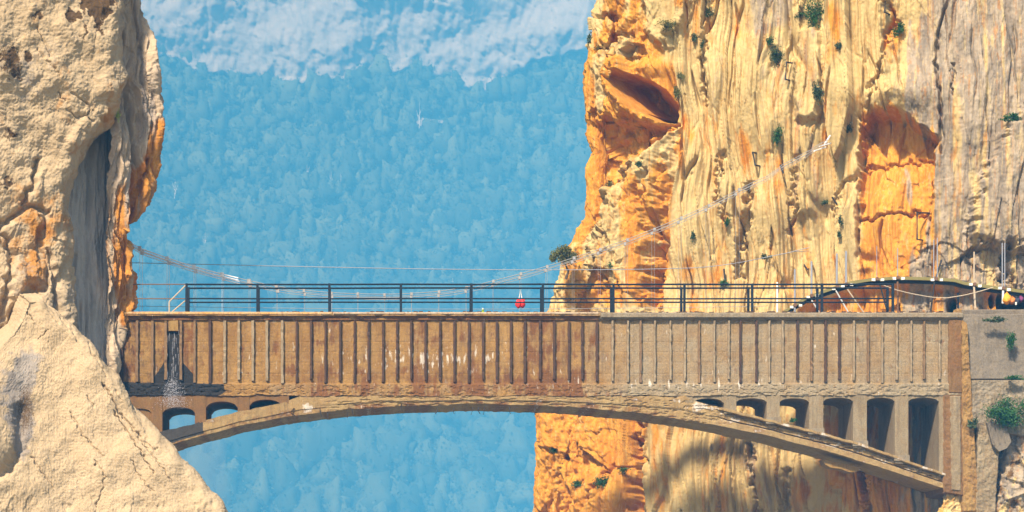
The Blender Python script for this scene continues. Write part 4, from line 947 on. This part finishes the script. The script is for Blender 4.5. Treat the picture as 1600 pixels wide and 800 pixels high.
for (px, py, w_, h_, lab, m_) in (
    (1046, 38, 26, 18, 'bushy olive tuft beside the pale slab near the top of the orange rock', M_leafy),
    (1084, 56, 10, 16, 'narrow green tuft on the cream rock right of the olive tuft', M_leaf),
    (1098, 70, 7, 12, 'small green tuft below the narrow one on the cream rock', M_leaf),
    (1108, 22, 12, 14, 'grey-green tuft at the top of the cream flutes', M_leaf),
    (1272, 22, 26, 46, 'large bright green bush on top of the flat-topped pillar', M_leafg),
    (1252, 24, 16, 10, 'low dark tuft left of the large bright green bush', M_leaf),
    (1215, 92, 22, 34, 'round grey-green shrub left of the bent iron bracket', M_leaf),
    (1203, 64, 12, 12, 'small green tuft above the round grey-green shrub', M_leafg),
    (1279, 140, 18, 28, 'dark green shrub at the foot of the flat-topped pillar', M_leaf),
    (1312, 72, 12, 12, 'small dark tuft beside the crack right of the pillar', M_leaf),
    (1404, 48, 16, 24, 'green shrub in the crack at the edge of the grey wall', M_leafg),
    (1213, 214, 16, 30, 'drooping green shrub above the end of the main cable', M_leafg),
    (1325, 201, 14, 12, 'dark tuft just left of the orange alcove', M_leaf),
    (1135, 345, 9, 16, 'bright green tuft under the sloping cable on cream rock', M_leafg),
    (1313, 345, 8, 14, 'little dark tuft below the slanting iron bar', M_leaf),
    (1311, 366, 6, 14, 'thin hanging tuft under the little dark one', M_leaf),
    (1288, 316, 10, 8, 'small tuft on the ledge left of the slanting iron bar', M_leaf),
    (1196, 402, 18, 8, 'flat tuft where the thin wire crosses the rock', M_leaf),
    (1082, 370, 8, 14, 'dark tuft at the left of the cream flutes below the cable', M_leaf),
    (956, 414, 10, 14, 'small green bush in the crack above the railing', M_leafg),
    (999, 258, 9, 10, 'tiny grey-green tuft at the tip of the pale spur', M_leaf),
    (1129, 443, 14, 12, 'green tuft with the iron pin just above the railing', M_leafg),
    (1056, 147, 12, 22, 'olive tuft right of the upper cave', M_leafy),
    (1064, 120, 10, 14, 'small olive tuft above and right of the upper cave', M_leafy),
    (937, 72, 22, 12, 'yellowish grass tuft on the ledge over the orange rock', M_leafy),
    (921, 62, 9, 20, 'dark tuft hanging on the very edge of the cliff near the top', M_leaf),
    (952, 288, 14, 16, 'olive grass tuft on the orange rock under the cable', M_leafy),
    (930, 358, 18, 14, 'olive tuft on the shoulder above the small tree', M_leafy),
    (895, 462, 12, 16, 'green tuft behind the railing at the cliff foot', M_leaf),
    (866, 702, 12, 14, 'green tuft low on the left edge under the arch', M_leafg),
    (900, 756, 36, 10, 'long flat green tuft across the orange rock near the bottom', M_leafg),
    (942, 754, 26, 18, 'wide green tuft right of the long flat one', M_leafg),
    (973, 734, 16, 8, 'green tuft on the small slanting ledge near the dark crease', M_leafg),
    (1020, 668, 8, 12, 'grey tuft just under the arch on cream rock', M_leaf),
    (1016, 716, 6, 12, 'tiny tuft below the grey one on cream rock', M_leaf),
    (1582, 186, 38, 16, 'long green shrub along the top of the boulder at the right edge', M_leafg)):
    ang = on_cliff(px, py)
    pass
    shrub(px, py, w_, h_, ang, lab, m_, 120)
# the small plants of the left cliff and the right walls
for (px, py, w_, h_, yy_, lab, m_) in (
    (221, 74, 12, 16, -.6, 'lime green tuft on the top edge of the left cliff', M_leafl),
    (183, 178, 9, 18, -2.2, 'lime green tuft under the tan bulge of the left cliff', M_leafl),
    (264, 741, 12, 10, -8.9, 'small dark green plant in the crack of the pale slab', M_leafg),
    (116, 519, 6, 7, -8.8, 'tiny plant near the top of the pale slab', M_leaf),
    (1554, 500, 34, 10, -.25, 'flat green tuft near the top of the smooth grey wall', M_leaf),
    (1580, 530, 14, 34, -.25, 'upright green plant on the right part of the smooth grey wall', M_leafg),
    (1580, 590, 40, 7, -.3, 'row of low green weeds in the joint between the two walls', M_leafg),
    (1588, 645, 78, 52, -.55, 'big dark green bush above the broken grey slab', M_leafg),
    (1520, 660, 14, 18, -.35, 'small dark plant on the corner of the pale wall', M_leaf),
    (1240, 657, 8, 6, -.1, 'tiny green plant on the arch between two piers', M_leafg)):
    shrub(px, py, w_, h_, yy_, lab, m_, 130)

# pale bare trees among the far forest
for i, (px, py, h_, lab) in enumerate(((531, 292, 46, 'pale bare trunk in the middle of the blue forest'), (516, 285, 34, 'pale bare trunk left of the middle one in the forest'), (478, 272, 30, 'short pale bare trunk left in the blue forest'), (722, 445, 40, 'bare white forked tree seen just above the railing'), (704, 450, 30, 'small bare white tree left of the forked one above the railing'), (318, 380, 36, 'pale bare tree low in the forest above the left cable'),
                                        (272, 300, 40, 'faint bare trunk near the left rock'), (655, 180, 40, 'bare trunk below the white mountain cliff'), (510, 700, 60, 'tall faint trunk in the forest under the arch'), (565, 760, 40, 'short faint trunk low in the forest under the arch'))):
    Yt = float(m_Y(np.array([px]), np.array([py]))[0])-26; s_ = (L0+Yt)/L0/K; b0 = P(px, py+h_/2, Yt); rt = empty('bare_tree', b0); tag(rt, lab, 'bare tree', 'bare trees in the far forest')
    top_ = (b0[0]+random.uniform(-2, 2), b0[1], b0[2]+h_*s_)
    MB().tube([b0, ((b0[0]+top_[0])/2+.5, b0[1], (b0[2]+top_[2])/2), top_], .42, 5, .12).build('trunk', M_barkpale, rt, origin=b0)
    for k in range(3):
        f = random.uniform(.25, .6); q_ = (b0[0]+(top_[0]-b0[0])*f, b0[1], b0[2]+(top_[2]-b0[2])*f)
        MB().tube([q_, (q_[0]+random.choice((-1, 1))*random.uniform(1.5, 3.5), q_[1], q_[2]+h_*s_*.35)], .24, 4, .08).build('limb', M_barkpale, rt, origin=q_)

# ================================================================== leaking water
rr = np.random.RandomState(4); mb = MB()
for k in range(26):
    x0 = rr.uniform(262, 280); y0 = rr.uniform(516, 585); ln = rr.uniform(4, 18); yy_ = -.05-.10*(y0-516)/80-rr.uniform(0, .08); dx = rr.uniform(-.6, .6)
    mb.tube([(X(x0), yy_, Z(y0)), (X(x0+dx), yy_-.02, Z(y0+ln))], rr.uniform(.003, .006), 4, .002)
for k in range(1500):
    t_ = rr.rand()**.7; x0 = 271+rr.normal(0, 4.5+8*t_); y0 = 592+44*t_+rr.normal(0, 3); q_ = rr.uniform(.003, .009)
    mb.blob((X(x0), -.18-rr.uniform(-.08, .2), Z(y0)), q_, q_, q_*1.5, 4, 3, 0)
tag(mb.build('water', M_water), 'thin water leaking from a slot near the left end and breaking into spray', kind='stuff')

# spray drifting up in the gorge beyond the left haunch
mm = bpy.data.materials.new('mist'); mm.use_nodes = True; t = mm.node_tree; t.nodes.remove(t.nodes['Principled BSDF'])
pv = t.nodes.new('ShaderNodeVolumePrincipled'); pv.inputs['Color'].default_value = (.9, .95, 1, 1); pv.inputs['Density'].default_value = .022
t.links.new(pv.outputs[0], t.nodes['Material Output'].inputs['Volume'])
c = P(292, 745, 60); tag(MB().blob(c, 3.2, 3.2, 6.2, 24, 16, .1).build('mist', mm, smooth=True), kind='stuff')

# the cliffs go on beyond both sides of the picture
def far_disp(u, z, px, py): return .5*fbm(u/4, z/6, 3, 501)+.4*facets(u/1.6, z/3, 503, 1.2, .8)+.15*billow(u/.8, z/3, 3, 505)
def far_mask(u, z, px, py, D): n_ = fbm(px/60, py/120, 3, 507); return [.15+.4*n_, .45+.5*fbm(px/30, py/200, 2, 509), .15+0*px]
tag(sheet('cliff_left', -120, 960, [(-120, -1500), (960, -1500)], [(-120, -235), (960, -235)], lambda px, py: -5.6+(-235-px)*.012+(py > 800)*0, 5, far_disp, far_mask, M_left), 'continuation of the left cliff beyond the picture', kind='structure')
tag(sheet('cliff_right', -120, 960, [(-120, 1775), (960, 1775)], [(-120, 2900), (960, 2900)], lambda px, py: 4.9-(px-1775)*.008, 5, far_disp, far_mask, M_cliff), 'continuation of the right cliff beyond the picture', kind='structure')
